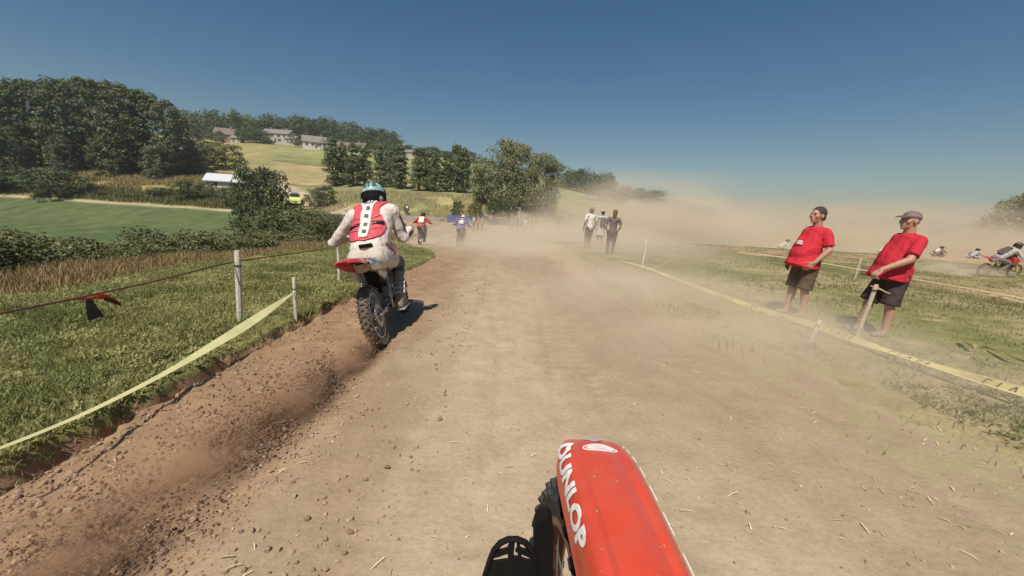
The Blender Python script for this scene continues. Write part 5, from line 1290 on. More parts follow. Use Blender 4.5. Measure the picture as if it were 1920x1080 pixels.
# ================================================================== SPECTATORS
REDT = mat('red_tshirt', (.56, .018, .035), .85, var=.08, folds=.30); REDT2 = mat('deep_red_tshirt', (.50, .014, .03), .85, var=.08, folds=.30)
SHB = mat('brown_shorts', (.105, .068, .046), .85, bump=.2, bscale=40); SHD = mat('dark_brown_shorts', (.055, .032, .030), .85, bump=.2)
HAIR = mat('dark_hair', (.055, .035, .022), .7, bump=.8, bscale=70); SHOE = mat('worn_shoes', (.20, .17, .13), .7, dust=.3)
def heavy_man(label, shirt, shorts, skin, hair, pose):
    """faces +Y; left hand is at -x"""
    r = empty('person', (0, 0, 0), (0, 0, 0), label, 'person')
    b = pose; body = []; sh = []; so = []; shoe = []
    hd = V(0, .045, 1.655); R = Euler((b.get('nod', 0), 0, b.get('turn', 0))).to_matrix()
    body += head_prims(hd, 1.10, R)
    body += [cap((0, -.01, 1.46), .068, hd + V(0, -.03, -.05), .066), cap((-.09, -.02, 1.41), .06, (.09, -.02, 1.41), .06), cap((0, -.02, 1.33), .12, (0, .02, 1.05), .15), cap((0, 0, 1.02), .15, (0, 0, .92), .14)]
    bl = b.get('belly', .17)
    sh += [cap((-.115, -.035, 1.395), .090, (.115, -.035, 1.395), .090), cap((0, -.03, 1.44), .085, (0, -.03, 1.36), .14), ell((0, -.02, 1.30), (.198, .152, .16)), ell((0, .02, 1.36), (.18, .125, .11)), cap((-.05, .035, 1.38), .11, (-.03, bl * .42, 1.09), .185), cap((.05, .035, 1.38), .11, (.03, bl * .42, 1.09), .185), ell((0, .03 + bl * .25, 1.10), (.215, .145 + bl * .35, .19)), ell((0, .02 + bl * .42, 1.02), (.20, .14 + bl * .42, .17)),
           fru((0, .03, 1.05), .21, (0, .05 + bl * .22, .80), .235 + bl * .10, 1.0), cap((0, -.01, 1.47), .070, (0, -.02, 1.42), .10), ell((0, -.03, .98), (.19, .14, .16))]
    so += [ell((0, -.01, .90), (.175, .150, .12))]
    for sx, arm in ((-1, b['L']), (1, b['R'])):
        S0 = V(sx * .188, -.035, 1.405); E = V(*arm['e']); Wr = V(*arm['w']); hv = arm['h']
        body += [cap(S0 + V(-sx * .02, 0, -.03), .052, E, .048), cap(E, .049, E.lerp(Wr, .35), .047), cap(E.lerp(Wr, .35), .046, Wr, .031)] + hand_prims(Wr, hv[0], hv[1], hv[2], hv[3], 1.12, hv[4])
        sl = S0.lerp(E, .80); sh += [cap(S0 + V(-sx * .02, 0, -.012), .082, S0.lerp(E, .4), .074), fru(S0.lerp(E, .1), .072, sl, .080, 1)]
        K = V(sx * .115, .02 + b.get('kn' + ('L' if sx < 0 else 'R'), 0), .50); A = V(sx * .125, -.03 + b.get('an' + ('L' if sx < 0 else 'R'), 0), .10)
        H0 = V(sx * .095, 0, .88)
        body += [cap(H0, .10, K, .062), cap(K, .060, K.lerp(A, .35) + V(0, -.018, 0), .062), cap(K.lerp(A, .35) + V(0, -.018, 0), .060, A, .038), cap(A, .040, A + V(0, .02, -.05), .04)]
        ke = H0.lerp(K, 1.02) + V(0, 0, -.02); so += [cap(H0, .125, H0.lerp(K, .5), .115), fru(H0.lerp(K, .3), .112, ke, .112, 1)]
        shoe += [cap(A + V(0, -.04, -.055), .042, A + V(0, .05, -.06), .040), cap(A + V(0, .05, -.06), .042, A + V(sx * .012, .15, -.072), .032), cap(A + V(0, 0, -.02), .046, A + V(0, 0, -.06), .045)]
    o = blob('body', body, .0085, skin, r, 3)
    face_bits(o, hd, 1.10, R, skin, hair)
    blob('tshirt', sh, .012, shirt, r, 7, .026, .11, cut=[(V(0, .1, .815), V(0, -.10, -1))])
    blob('shorts', so, .011, shorts, r, 3, .022, .08)
    for q in (shoe[:3], shoe[3:]): blob('shoe', q, .008, SHOE, r, 2)
    hs = [('e', hd + R @ V(0, -.026, .046), (.094, .114, .104), tuple(R.to_euler())), ('e', hd + R @ V(0, -.062, -.018), (.086, .070, .078), tuple(R.to_euler()))]
    if hair == 'cap':
        hc = blob('cap', [('e', hd + R @ V(0, -.02, .056), (.095, .118, .086), tuple(R.to_euler()))], .008, mat('grey_cap', (.17, .14, .13), .8), r, 2, cut=[(hd + V(0, 0, .035), V(0, .12, -1))])
        M = Matrix.Translation(hd) @ R.to_4x4(); rows = []
        for y, z, w in ((.06, .060, .075), (.11, .056, .075), (.155, .044, .062), (.185, .032, .040)): rows.append([V(-w, y, z - .016), V(-w * .5, y + .005, z), V(0, y + .008, z + .004), V(w * .5, y + .005, z), V(w, y, z - .016)])
        mb = MB(); mb.sheet(rows, .006, M); mb.build('brim', mat('dark_brim', (.10, .085, .08), .8), hc)
        mb = MB(); mb.sheet([[V(.0905 * 1.0 * math.cos(a), -.02 + .1135 * math.sin(a), z) for a in np.linspace(PI * .60, PI * 1.15, 10)] for z in (.052, .082)], .004, M); mb.build('cap_panel', mat('pink_panel', (.50, .22, .18), .8), hc)
        blob('hair', [('e', hd + R @ V(0, -.040, .0), (.081, .082, .055), tuple(R.to_euler()))], .008, mat('grey_hair', (.24, .21, .19), .8), r, 2, cut=[(hd + R @ V(0, -.005, 0), V(0, 1, 0))])
    else:
        blob('hair', hs, .008, HAIR, r, 2, .012, .02, cut=[(hd + R @ V(0, .052, .045), R @ V(0, .9, -.42)), (hd + R @ V(0, -.0, -.055), R @ V(0, .5, -.9))])
    M = Matrix.Translation(hd) @ R.to_4x4()
    if b.get('glasses'):
        mb = MB()
        for sx in (-1, 1): mb.ball((sx * .034, .104, .008), (.024, .007, .017), 10, None, M); mb.tube([(sx * .058, .10, .012), (sx * .090, .0, .008)], .003, 5, M)
        mb.build('sunglasses', mat('glasses', (.015, .012, .012), .2), r)
    return r
def face_dir(P, deg): return math.radians(deg)
def feet(px, py): return hit(px, py)
F1 = feet(1484, 592)
p1 = heavy_man('stout man in a loose red t-shirt and brown shorts, bare headed, arm hanging', REDT, SHB, SKIN2, 'hair',
    dict(belly=.17, L=dict(e=(-.285, -.05, 1.14), w=(-.245, .10, .92), h=((.25, .5, -.85), (.9, 0, .3), (.2, .8, .4), .55, False)), R=dict(e=(.29, -.08, 1.14), w=(.27, .06, .90), h=((0, .3, -1), (-.9, 0, 0), (0, .8, .3), .5, False)), turn=.12, nod=-.02, anR=.05, anL=-.02))
put(p1, F1, (math.radians(5), 0, math.radians(97))); p1.scale = (.98, .98, .98)
p1.rotation_euler = (Matrix.Rotation(math.radians(5.5), 4, 'Y') @ Matrix.Rotation(math.radians(98), 4, 'Z')).to_euler()
mb = MB(); mb.sheet([[V(-.205 * math.sin(a) * 1.0, .045 + .235 * math.cos(a), z) for a in np.linspace(.02, .45, 8)] for z in (1.17, 1.235)], .005)
mb.build('chest_print', mat('white_print_faded', (.75, .55, .55), .8, var=.5, scale=30), p1)
F2 = feet(1636, 628)
p2 = heavy_man('stout man in a red t-shirt and grey cap resting his hand on a leaning stake', REDT2, SHD, SKIN2, 'cap',
    dict(belly=.14, L=dict(e=(-.30, .13, 1.12), w=(-.225, .39, .93), h=((.05, .55, -.8), (0, -.7, -.6), (.9, .3, 0), .95, True)), R=dict(e=(.34, -.26, 1.17), w=(.20, -.20, .95), h=((-.8, -.1, -.5), (0, 1, 0), (0, 0, 1), .5, False)), turn=.10, nod=-.03, anL=.0, anR=.16, knR=.10))
put(p2, F2, (0, 0, 0)); p2.rotation_euler = (Matrix.Rotation(math.radians(7), 4, 'Y') @ Matrix.Rotation(math.radians(88), 4, 'Z')).to_euler(); p2.scale = (.97, .97, .97)
mb = MB(); mb.sheet([[V(x, -.172 - .0 + .9 * x * x, z) for x in (-.07, 0, .07)] for z in (1.26, 1.33)], .006); mb.build('back_print', mat('white_print_faded', (.75, .55, .55), .8), p2)

def stander(label, top, bottom, skin, hairm, tall=1.75, hat=None, bag=False, dress=False, v=.018, wide=1.0, pose=0, group=None):
    r = empty('person', (0, 0, 0), (0, 0, 0), label, 'person', group); hd = V(0, .03, 1.64); body = head_prims(hd, 1.0); shr = []; pt = []; shoe = []
    body += [cap((0, -.01, 1.44), .06, hd, .055), cap((0, 0, 1.35), .12, (0, 0, .95), .13)]
    shr += [cap((-.13 * wide, -.02, 1.40), .08, (.13 * wide, -.02, 1.40), .08), cap((0, 0, 1.32), .155 * wide, (0, .01, 1.05), .150 * wide), cap((0, .01, 1.05), .150 * wide, (0, 0, .92), .155 * wide)]
    for sx in (-1, 1):
        bend = pose if sx > 0 else pose * .4
        S0 = V(sx * .20 * wide, -.02, 1.40); E = V(sx * (.25 * wide + .04), -.05, 1.12); Wr = V(sx * (.24 * wide - .08 * bend), .06 + .16 * bend, .90 + .16 * bend)
        body += [cap(S0, .05, E, .04), cap(E, .04, Wr, .028)] + (hand_prims(Wr, (0, .3, -1), (-sx, 0, 0), (0, 1, 0), .5, 1.1) if v < .02 else [cap(Wr, .03, Wr + V(0, .03, -.09), .035)])
        shr += [cap(S0, .068, S0.lerp(E, .6), .062)]
        H0 = V(sx * .09, 0, .88); K = V(sx * .10, .02, .49); A = V(sx * .11 + .0, -.02 + sx * .04, .10); body += [cap(H0, .09, K, .055), cap(K, .055, A, .036)]
        pt += [cap(H0, .118, K, .078 if not dress else .1)] + ([cap(K, .078, A.lerp(K, .1), .062)] if bottom[1] else [])
        shoe += [cap(A + V(0, -.04, -.05), .04, A + V(0, .14, -.062), .032)]
    if dress: shr += [fru((0, 0, 1.0), .15, (0, 0, .55), .24)]
    pt += [ell((0, 0, .92), (.165 * wide, .14, .11))]
    blob('body', body, v * .8, skin, r, 2); blob('shirt', shr, v, top, r, 2, .02, .1); blob('trousers' if bottom[1] else 'shorts', pt, v, bottom[0], r, 2, .015, .1); [blob('shoe', [q], v * .8, mat('dark_shoes', (.06, .05, .045), .7), r, 1) for q in shoe]
    hs = [ell(hd + V(0, -.025, .035), (.088, .105, .10)), ell(hd + V(0, -.06, -.03), (.078, .06, .08))]
    if hairm == 'long': hs += [cap(hd + V(0, -.06, 0), .085, hd + V(0, -.09, -.20), .07)]; hm = mat('brown_long_hair', (.13, .075, .04), .7, var=.5, scale=30)
    else: hm = HAIR if hairm == 'dark' else mat('grey_hair', (.24, .21, .19), .8)
    h = blob('hair', hs, v * .7, hm, r, 2, .01, .03, cut=[(hd + V(0, .05, .04), V(0, .9, -.42))])
    if hat is not None:
        hc = blob('cap', [ell(hd + V(0, -.01, .055), (.095, .115, .08))], v * .7, hat, r, 1, cut=[(hd + V(0, 0, .03), V(0, 0, -1))])
        MB().box(tuple(hd + V(0, .14, .035)), (.14, .12, .01), bev=.004).build('brim', hat, hc)
    if bag: MB().box((0, -.20, 1.22), (.28, .14, .38), bev=.05).tube([(-.10, -.16, 1.40), (-.10, .06, 1.38), (-.10, .12, 1.15)], .018, 6).tube([(.10, -.16, 1.40), (.10, .06, 1.38), (.10, .12, 1.15)], .018, 6).build('backpack', mat('grey_backpack', (.16, .14, .14), .8), r)
    r.scale = (tall / 1.76,) * 3; return r
WT = mat('white_shirt', (.68, .64, .60), .85); GYT = mat('pale_flowered_shirt', (.50, .46, .44), .85, var=.5, scale=24); CAMO = mat('camouflage_shorts', (.16, .12, .07), .85, var=.9, scale=18); DKT = mat('taupe_top', (.17, .125, .11), .85); DKL = mat('dark_leggings', (.075, .05, .05), .85)
s1 = stander('man in a white t-shirt and camouflage trousers, left one of the three spectators', WT, (CAMO, True), SKIN, 'grey', 1.80, None, False, wide=1.1)
s2 = stander('person in a pale patterned shirt and light cap in the middle of the three spectators', GYT, (mat('pale_trousers', (.45, .40, .35), .85), False), SKIN, 'dark', 1.74, mat('pale_cap', (.55, .48, .38), .8), True, True, wide=1.15, pose=.6)
s3 = stander('woman in dark top and leggings with long brown hair, rightmost of the three spectators', DKT, (DKL, True), SKIN, 'long', 1.70, None, False, pose=.5)
P = hit(1100, 466); put(s1, P, (0, math.radians(4), math.radians(28)))
P = hit(1122, 462); put(s2, P, (0, math.radians(3), math.radians(5)))
P = hit(1142, 478); put(s3, P, (0, math.radians(3), math.radians(-15)))
# the far crowd at the bend
cache_children()
base = stander('far man in a white top standing in the middle of the crowd at the bend', WT, (DKL, True), SKIN, 'dark', 1.75, v=.03); P = hit(984, 436); put(base, P, (0, 0, 2.6)); cache_children()
TE = mat('teal_top', (.12, .30, .28), .85); RDT = mat('faded_red_top', (.50, .14, .11), .85); BRT = mat('brown_top', (.22, .12, .09), .85); PKT = mat('pink_top', (.60, .30, .28), .85)
for i, (px, py, m_, lab) in enumerate([(960, 434, TE, 'far person in a teal top, leftmost of the crowd at the bend'), (969, 433, mat('dark_blue_top', (.08, .10, .16), .85), 'far person in dark blue just right of the teal one'), (975, 432, TE, 'far person in a green top close left of the one in white'),
        (996, 438, BRT, 'far person in brown, right of the one in white'), (1003, 436, RDT, 'far person in a faded red top, rightmost pair of the crowd'), (999, 431, PKT, 'far person in pink behind the red and brown ones'), (989, 430, CAMO, 'far person in khaki behind the one in white'), (978, 428, mat('sand_top', (.45, .36, .25), .85), 'far person in a sand top at the back of the crowd'),
        (888, 432, WT, 'far marshal in white behind the blue and white rider'), (896, 431, RDT, 'far marshal in red beside the one in white'), (903, 433, PKT, 'far marshal in pink right of the one in red'), (920, 423, RDT, 'far person in red at the end of the blue banner'),
        (1041, 434, BRT, 'far dark clad person, left of the pair right of the bend'), (1048, 434, CAMO, 'far khaki clad person, right of the pair right of the bend')]):
    c = cp(base, lab, 'crowd at the far bend'); P = hit(px, py); put(c, P, (0, 0, RND.uniform(0, 6))); c.scale = (RND.uniform(.93, 1.05),) * 3; recolour(c, {'white_shirt': m_})
tag(base, None, None, 'crowd at the far bend')
# ================================================================== STAKES, TAPES, ROPE
STK = mat('white_stake', (.62, .58, .50), .8, var=.14, scale=12, bump=.3, dust=.3); STW = mat('weathered_stake', (.50, .43, .32), .85, var=.2, scale=12, bump=.4, dust=.4)
YT = mat('yellow_tape', (.70, .65, .33), .45, var=.12, scale=5); YTD = mat('dusty_yellow_tape', (.66, .56, .24), .6, var=.3, scale=4)
def stake(label, base, top, r=.022, m_=STK, band=None, group='course stakes', name='stake'):
    o = empty(name, base, (0, 0, 0), label, 'stake', group); d = top - base
    mb = MB(); P = [-d.normalized() * .08] + [d * t for t in (.0, .25, .5, .75, .97)] + [d]
    mb.tube(P, [r * .8, r * .92, r, r * 1.02, r, r * 1.0, r * .82], 9); mb.build('shaft', m_, o)
    if band: b = MB(); b.tube([d * (band - .012), d * (band + .012)], r * 1.18, 9); b.build('tie_band', mat('tie', (.10, .06, .04), .7), o)
    return o
def up_from(px, py, px2, py2, x=None):
    b = hit(px, py); t = at_y(px2, py2, b.y); return b, t
# left, tall post of the rope line
b, t = up_from(450, 606, 445, 470); PL1 = stake('tall white post carrying the dark rope, left of the front rider', b, t, .030, STK, .80, None, 'post')
b2_, t2 = up_from(555, 600, 551, 520); stake('short white stake at the track edge holding the yellow tape, left of the front rider', b2_, t2, .020, STK, .72)
rope_y = b.y; rx = b.x
rp = [at_x(-60, 603, rx + .0), at_x(0, 588, rx), at_x(140, 560, rx), at_x(300, 525, rx), at_x(440, 491, rx)]
R2 = at_x(560, 474, rx - .05); R3 = at_x(634, 462, rx - .1)
rp = [rp[0] + V(0, -.8, .02)] + rp + [R2, R3]
mb = MB(); mb.tube(smooth_path(rp, 5), .007, 6); tag(mb.build('boundary_rope', mat('dark_red_rope', (.10, .035, .025), .8)), 'thin dark red rope strung past the tall white post on the left', 'rope')
bb = hit(636, 505); stake('far post of the dark rope, hidden behind the front rider', V(R3.x, R3.y, Hs(R3.x, R3.y)), R3 + V(0, 0, .1), .025, STK, None, None, 'post')
# torn red and black streamer on the rope
fr = tag(empty('torn_streamer', at_x(185, 556, rx)), 'torn red and black streamer fluttering on the dark rope', 'streamer'); o0 = at_x(185, 556, rx)
def ribbon(pts, ws, ma, parent, name, th=.002, tw=None, org=None):
    P = [Vector(p) for p in smooth_path([tuple(p) for p in pts], 6)]; n = len(P); W_ = np.interp(np.linspace(0, 1, n), np.linspace(0, 1, len(ws)), ws); T_ = np.interp(np.linspace(0, 1, n), np.linspace(0, 1, len(tw or [0, 0])), tw or [0, 0])
    rows = []
    for i, p in enumerate(P):
        t = (P[min(i + 1, n - 1)] - P[max(i - 1, 0)]).normalized(); s_ = t.cross(V(0, 0, 1)).normalized(); u_ = s_.cross(t)
        d = u_ * math.cos(T_[i]) + s_ * math.sin(T_[i]); q = p - (org or V(0, 0, 0))
        rows.append([q + d * W_[i] * k for k in (-.5, 0, .5)])
    mb = MB(); mb.sheet(rows, th); return mb.build(name, ma, parent), rows
RS = mat('red_streamer', (.55, .06, .035), .6, var=.3, scale=30); BS = mat('black_streamer', (.03, .02, .022), .6)
ribbon([at_x(145, 562, rx), at_x(165, 560, rx), at_x(190, 556, rx), at_x(212, 563, rx), at_x(227, 571, rx)], [.01, .03, .045, .035, .012], RS, fr, 'red_strip', tw=[.4, 1.0, .5, 1.2, .3], org=o0)
ribbon([at_x(166, 562, rx), at_x(172, 578, rx), at_x(180, 597, rx)], [.03, .065, .085], BS, fr, 'black_strip', tw=[.9, .2, .6], org=o0)
ribbon([at_x(196, 561, rx), at_x(214, 566, rx), at_x(228, 573, rx)], [.02, .03, .008], BS, fr, 'black_strip', tw=[.3, .8, .2], org=o0)
# yellow tape along the left edge
xa = b2_.x; tp = [(553, 547, 0), (539, 557, .01), (495, 587, .03), (451, 616, .06), (400, 647, .09), (332, 687, .13), (273, 719, .165), (187, 762, .21), (106, 798, .24), (0, 840, .26), (-90, 870, .28)]
pts = [at_x(px, py, xa + dx) for px, py, dx in tp]
tp_o, _ = ribbon(pts, [.010, .030, .075, .085, .065, .040, .030, .024, .021, .02, .02], YT, None, 'barrier_tape', .0012, [.6, .8, .9, 1.0, 1.05, 1.1, 1.1, 1.15, 1.2, 1.2]); tag(tp_o, 'plain yellow barrier tape sweeping down along the left track edge', 'barrier tape')
tp_o, _ = ribbon([at_x(556, 547, xa), at_x(585, 566, xa + .05), hit(612, 574) + V(0, 0, .03), hit(628, 572) + V(0, 0, .02)], [.012, .03, .04, .04], YTD, None, 'barrier_tape', .0012, [.6, 1.2, 1.4, 1.3]); tag(tp_o, 'slack yellow tape end trailing from the short stake on the left', 'barrier tape')
Pq = hit(738, 466); tp_o, _ = ribbon([Pq + V(-.15, 0, .45), Pq + V(.05, .1, .30), Pq + V(.2, 0, .12), Pq + V(.55, .2, .05), Pq + V(.9, .1, .03)], [.05, .09, .07, .06, .02], YTD, None, 'barrier_tape', .0015, [.4, 1.3, .4, 1.2, .6]); tag(tp_o, 'crumpled yellow tape just right of the front rider', 'barrier tape')
# right hand tape line
sr = []
b, t = up_from(1519, 641, 1538, 600); sr.append((b, t)); stake('short leaning stake in the tape in front of the two men in red', b, t, .022, STK, .75)
b3, t3 = up_from(1204, 501, 1213, 451); stake('leaning white stake between the spectators and the man in red', b3, t3, .034, STK)
yx = lambda px, py, x: at_x(px, py, x)
tr = [(1165, 489, 3.55), (1215, 503, 3.75), (1262, 521, 3.92), (1330, 546, 4.05), (1400, 572, 4.15), (1470, 594, 4.25), (1533, 611, 4.30), (1600, 636, 4.32), (1680, 663, 4.35), (1760, 688, 4.38), (1840, 712, 4.4), (1925, 737, 4.42), (2010, 762, 4.45)]
pts = [at_x(*q) for q in tr]; pts = [V(p.x, p.y, max(p.z, Hs(p.x, p.y) + .03)) for p in pts]
tpo, rows = ribbon(pts, [.03, .05, .06, .07, .085, .085, .085, .08, .055, .06, .07, .08, .08], YTD, None, 'barrier_tape', .0012, [-.9, -.6, -.9, -.5, -.6, -.75, -.6, -.7, -1.1, -.8, -.5, -.6, -.6]); tag(tpo, 'long dusty yellow barrier tape with dark lettering along the right track edge', 'barrier tape')
for k_, nm in ((0, .010), (2, .006)):
    mb = MB(); pp_ = [r_[k_] + V(0, 0, .001) for r_ in rows]; mb.tube(pp_, nm * .55, 5); mb.build('bright_hem', mat('tape_hem', (.84, .76, .44), .6, var=.2, scale=3), tpo)
# worn dark print along the tape
DK = mat('tape_print', (.10, .085, .03), .7)
mb = MB(); n = len(rows); R_ = random.Random(5)
def on_tape(s_, v): i = int(min(n - 2, s_)); f = s_ - i; a = rows[i][0].lerp(rows[i + 1][0], f); c = rows[i][2].lerp(rows[i + 1][2], f); return a.lerp(c, v)
def glyph(s0, L, strokes):
    for (x0, y0, x1, y1) in strokes:
        w = .09; dx, dy = x1 - x0, y1 - y0; l = math.hypot(dx, dy) or 1; ox, oy = -dy / l * w, dx / l * w
        q = [on_tape(s0 + (x0 + ox) * L, .5 + (y0 + oy - .5) * .72), on_tape(s0 + (x1 + ox) * L, .5 + (y1 + oy - .5) * .72), on_tape(s0 + (x1 - ox) * L, .5 + (y1 - oy - .5) * .72), on_tape(s0 + (x0 - ox) * L, .5 + (y0 - oy - .5) * .72)]
        nn = (q[1] - q[0]).cross(q[2] - q[0]).normalized()
        for s2 in (-1, 1): mb.add([p + nn * .0016 * s2 for p in q], [(0, 1, 2, 3)])
GL = [[(.1, 0, .3, 1), (.3, 1, .8, .9)], [(.2, 0, .4, 1)], [(.1, .1, .5, 1), (.5, 1, .6, .1)], [(.1, 1, .8, .9), (.8, .9, .2, .1), (.2, .1, .9, 0)], [(.3, 0, .4, 1), (.0, .5, .7, .5)]]
def dist_at(i): return (rows[min(n - 1, i + 1)][1] - rows[i][1]).length
s_ = 7.0
while s_ < n - 3:
    for gl in GL:
        L = .10 / max(dist_at(int(s_)), .02)
        if s_ + L < n - 2: glyph(s_, L * .85, gl)
        s_ += L
    s_ += .45 / max(dist_at(int(min(s_, n - 2))), .02)
mb.build('tape_lettering', DK, tpo, False, False)['kind'] = 'stuff'
# stake the capped man holds
b4 = hit(1606, 632); t4 = at_y(1644, 533, b4.y); stake('thick pale stake leaning under the hand of the capped man', b4, t4, .026, STW, .88)
tpo, _ = ribbon([t4 + V(-.10, -.02, -.02), t4 + V(.0, -.05, -.05), t4 + V(.18, 0, -.11), t4 + V(.35, .1, -.13)], [.01, .02, .014, .008], mat('straw_string', (.55, .40, .22), .7), None, 'baler_twine', .002); tag(tpo, 'loose twine tied round the stake of the capped man', 'twine')
# second tape line behind the men
b5, t5 = up_from(1603, 522, 1614, 484); stake('small leaning stake behind the two men in red', b5, t5, .035, STW)
l2 = [(1385, 473, 15.5), (1450, 480, 14.2), (1545, 494, 12.5), (1612, 505, 11.4), (1700, 521, 10.2), (1800, 538, 9.0), (1925, 560, 7.9), (2000, 572, 7.4)]
pts = [at_y(px, py, y) for px, py, y in l2]; tpo, _ = ribbon(pts, [.026] * 8, mat('pale_tape', (.66, .48, .27), .6), None, 'barrier_tape', .0015, [-.6, -.9, -.5, -.7]); tag(tpo, 'pale tape strung behind the two men in red', 'barrier tape')
tpo, _ = ribbon([hit(1850, 574) + V(0, 0, .25), hit(1925, 590) + V(0, 0, .22), hit(2000, 604) + V(0, 0, .2)], [.03, .03, .03], mat('pale_tape', (.82, .68, .44), .6), None, 'barrier_tape', .0015, [-.7, -.7]); tag(tpo, 'lower pale tape at the right edge under the upper one', 'barrier tape')
g = [hit(1800, 645), hit(1822, 662), hit(1852, 660), hit(1890, 680), hit(1930, 690)]; tpo, _ = ribbon([p + V(0, 0, .05 + .03 * (i % 2)) for i, p in enumerate(g)], [.05, .09, .03, .06, .04], YTD, None, 'barrier_tape', .0015, [1.2, .3, 1.3, .6]); tag(tpo, 'crumpled yellow tape lying on the grass at the right edge', 'barrier tape')
# box like hay block behind the capped man
bx = hit(1640, 518); hb_ = MB(); hb_.box((0, 0, .22), (.95, .5, .42), bev=.05); o = hb_.build('straw_bale', mat('grey_bale', (.30, .22, .15), .95, var=.35, scale=20, bump=.9, bscale=60)); o.location = bx; o.rotation_euler = (0, 0, .25); tag(o, 'grey brown bale lying behind the capped man, by the small stake', 'bale')
# stakes along the far right of the track
for i, (px, py, top) in enumerate([(845, 446, 430), (871, 452, 432), (878, 450, 433), (897, 447, 431), (930, 445, 430), (956, 441, 429), (1025, 449, 426), (975, 442, 428), (1057, 456, 440)]):
    if i in (0, 3): continue
    b, t = up_from(px, py, px + 2, top); stake('far white stake, ' + ORD[i] + ' counted in the line before the crowd', b, t, .05, STK, None, 'far stakes before the crowd')
for i, px in enumerate((768, 748)):
    pass
# blue banner along the outside of the bend
def banner(name, label, p0, p1, h, ma, n=14, posts=True):
    o = empty(name, p0, (0, 0, 0), label, 'banner'); mb = MB(); rows = []
    for i in range(n + 1):
        t = i / n; x = p0.x + (p1.x - p0.x) * t; y = p0.y + (p1.y - p0.y) * t; z = Hs(x, y); w = .05 * math.sin(t * 40)
        rows.append([V(x, y + w * q, z + .1 + h * q) - p0 for q in (0, .5, 1)])
    mb.sheet(rows, .01); mb.build('cloth', ma, o)
    for i in range(0, n + 1, 3):
        q = rows[i]; MB().tube([q[0] - V(0, -.06, .3), q[2] + V(0, .06, .15)], .03, 6).build('pole', STW, o)
    return o
banner('blue_banner', 'long blue advertising cloth fixed along the outside of the bend', hit(838, 417), hit(925, 418), .95, mat('blue_cloth', (.12, .14, .36), .7, var=.25, scale=.8))
banner('grey_barrier', 'pale grey netting along the outside of the bend left of the blue cloth', hit(752, 412), hit(836, 415), .5, mat('grey_netting', (.40, .38, .36), .8, var=.2, scale=1))
# small open buggy, pale frame beside it
bq = hit(930, 417); bg_ = empty('open_buggy', bq, (0, 0, .3), 'small white open utility buggy parked at the end of the blue cloth', 'buggy')
mb = MB(); mb.box((0, 0, .62), (2.6, 1.3, .35), bev=.1).box((.85, 0, .85), (.9, 1.2, .22), bev=.08).box((-.8, 0, .9), (.9, 1.2, .25), bev=.03); mb.build('body', WHP, bg_)
mb = MB()
for sy in (-.55, .55): mb.tube([(.45, sy, .8), (.25, sy, 1.75), (-.6, sy, 1.75), (-.7, sy, .8)], .035, 6)
for x_ in (.25, -.6): mb.tube([(x_, -.55, 1.75), (x_, .55, 1.75)], .035, 6)
mb.build('roll_cage', WHP, bg_); MB().box((-.2, 0, .95), (.5, 1.1, .15), bev=.04).box((-.42, 0, 1.2), (.12, 1.1, .5), bev=.04).build('seat', BLK, bg_)
for sx in (-.85, .85):
    for sy in (-.62, .62): w = MB(); w.lathe([(-.1, .14), (-.12, .26), (-.08, .31), (.08, .31), (.12, .26), (.1, .14)], 18, 'Y', (sx, sy, .31)); w.build('wheel', RUB, bg_)
fr_ = hit(955, 417); o = empty('white_frame', fr_, (0, 0, .2), 'white tubular frame stand between the buggy and the crowd', 'frame stand')
mb = MB()
for a_, b_ in (((-1.2, 0, 0), (-.2, 0, 2.2)), ((1.1, 0, 0), (.1, 0, 2.2)), ((-.8, 0, .9), (.75, 0, .9)), ((-.4, 0, 2.2), (1.6, 0, 2.25)), ((1.6, 0, 2.25), (1.5, 0, .0)), ((-.5, 0, 1.6), (1.5, 0, 1.6))): mb.tube([a_, b_], .045, 6)
mb.build('tubes', WHP, o)
# high visibility van on the farm track
VP = hit(553, 374); VP = V(col_at(553, 80), 80, 0); VP.z = Hs(VP.x, VP.y)
van = empty('van', VP, (0, 0, math.radians(-62)), 'bright yellow emergency van parked on the farm track by the bushes', 'van')
HV_ = mat('high_vis_yellow', (.78, .80, .22), .4, var=.03, coat=.4)
pr = [(-2.4, .45), (-2.45, 2.0), (-2.3, 2.35), (1.0, 2.35), (1.55, 1.55), (2.4, 1.25), (2.5, .9), (2.5, .45)]
mb = MB(); rr = [[V(x, sy * w, z) for (x, z) in pr] for sy, w in ((-1, .80), (-1, .98), (1, .98), (1, .80))]
k = len(pr); vs = [p for r_ in rr for p in r_]; fs = [tuple(range(k)), tuple(3 * k + j for j in reversed(range(k)))]
for i in range(3):
    for j in range(k): fs.append((i * k + j, i * k + (j + 1) % k, (i + 1) * k + (j + 1) % k, (i + 1) * k + j))
mb.add(vs, fs); mb.build('body', HV_, van, False)
mb = MB(); mb.add([(1.03, -.78, 2.28), (1.03, .78, 2.28), (1.54, .82, 1.60), (1.54, -.82, 1.60)], [(0, 1, 2, 3)]); mb.v = [(x + .03, y, z + .03) for x, y, z in mb.v]; mb.build('windscreen', GLASS, van, False)
for sy in (-1, 1):
    MB().box((.75, sy * .985, 1.78), (.75, .02, .55), bev=.05).build('side_window', GLASS, van, False); MB().box((-.9, sy * .985, 1.0), (2.8, .015, .30)).build('reflective_stripe', mat('stripe_green', (.05, .25, .08), .4), van, False)
    MB().box((2.47, sy * .68, 1.02), (.10, .28, .16), bev=.03).build('headlight', mat('lamp_glass', (.7, .7, .68), .15), van)
    for sx in (-1.5, 1.6): w = MB(); w.lathe([(-.1, .16), (-.12, .30), (-.08, .34), (.08, .34), (.12, .30), (.1, .16)], 20, 'Y', (sx, sy * .9, .34)); w.build('wheel', RUBD, van)
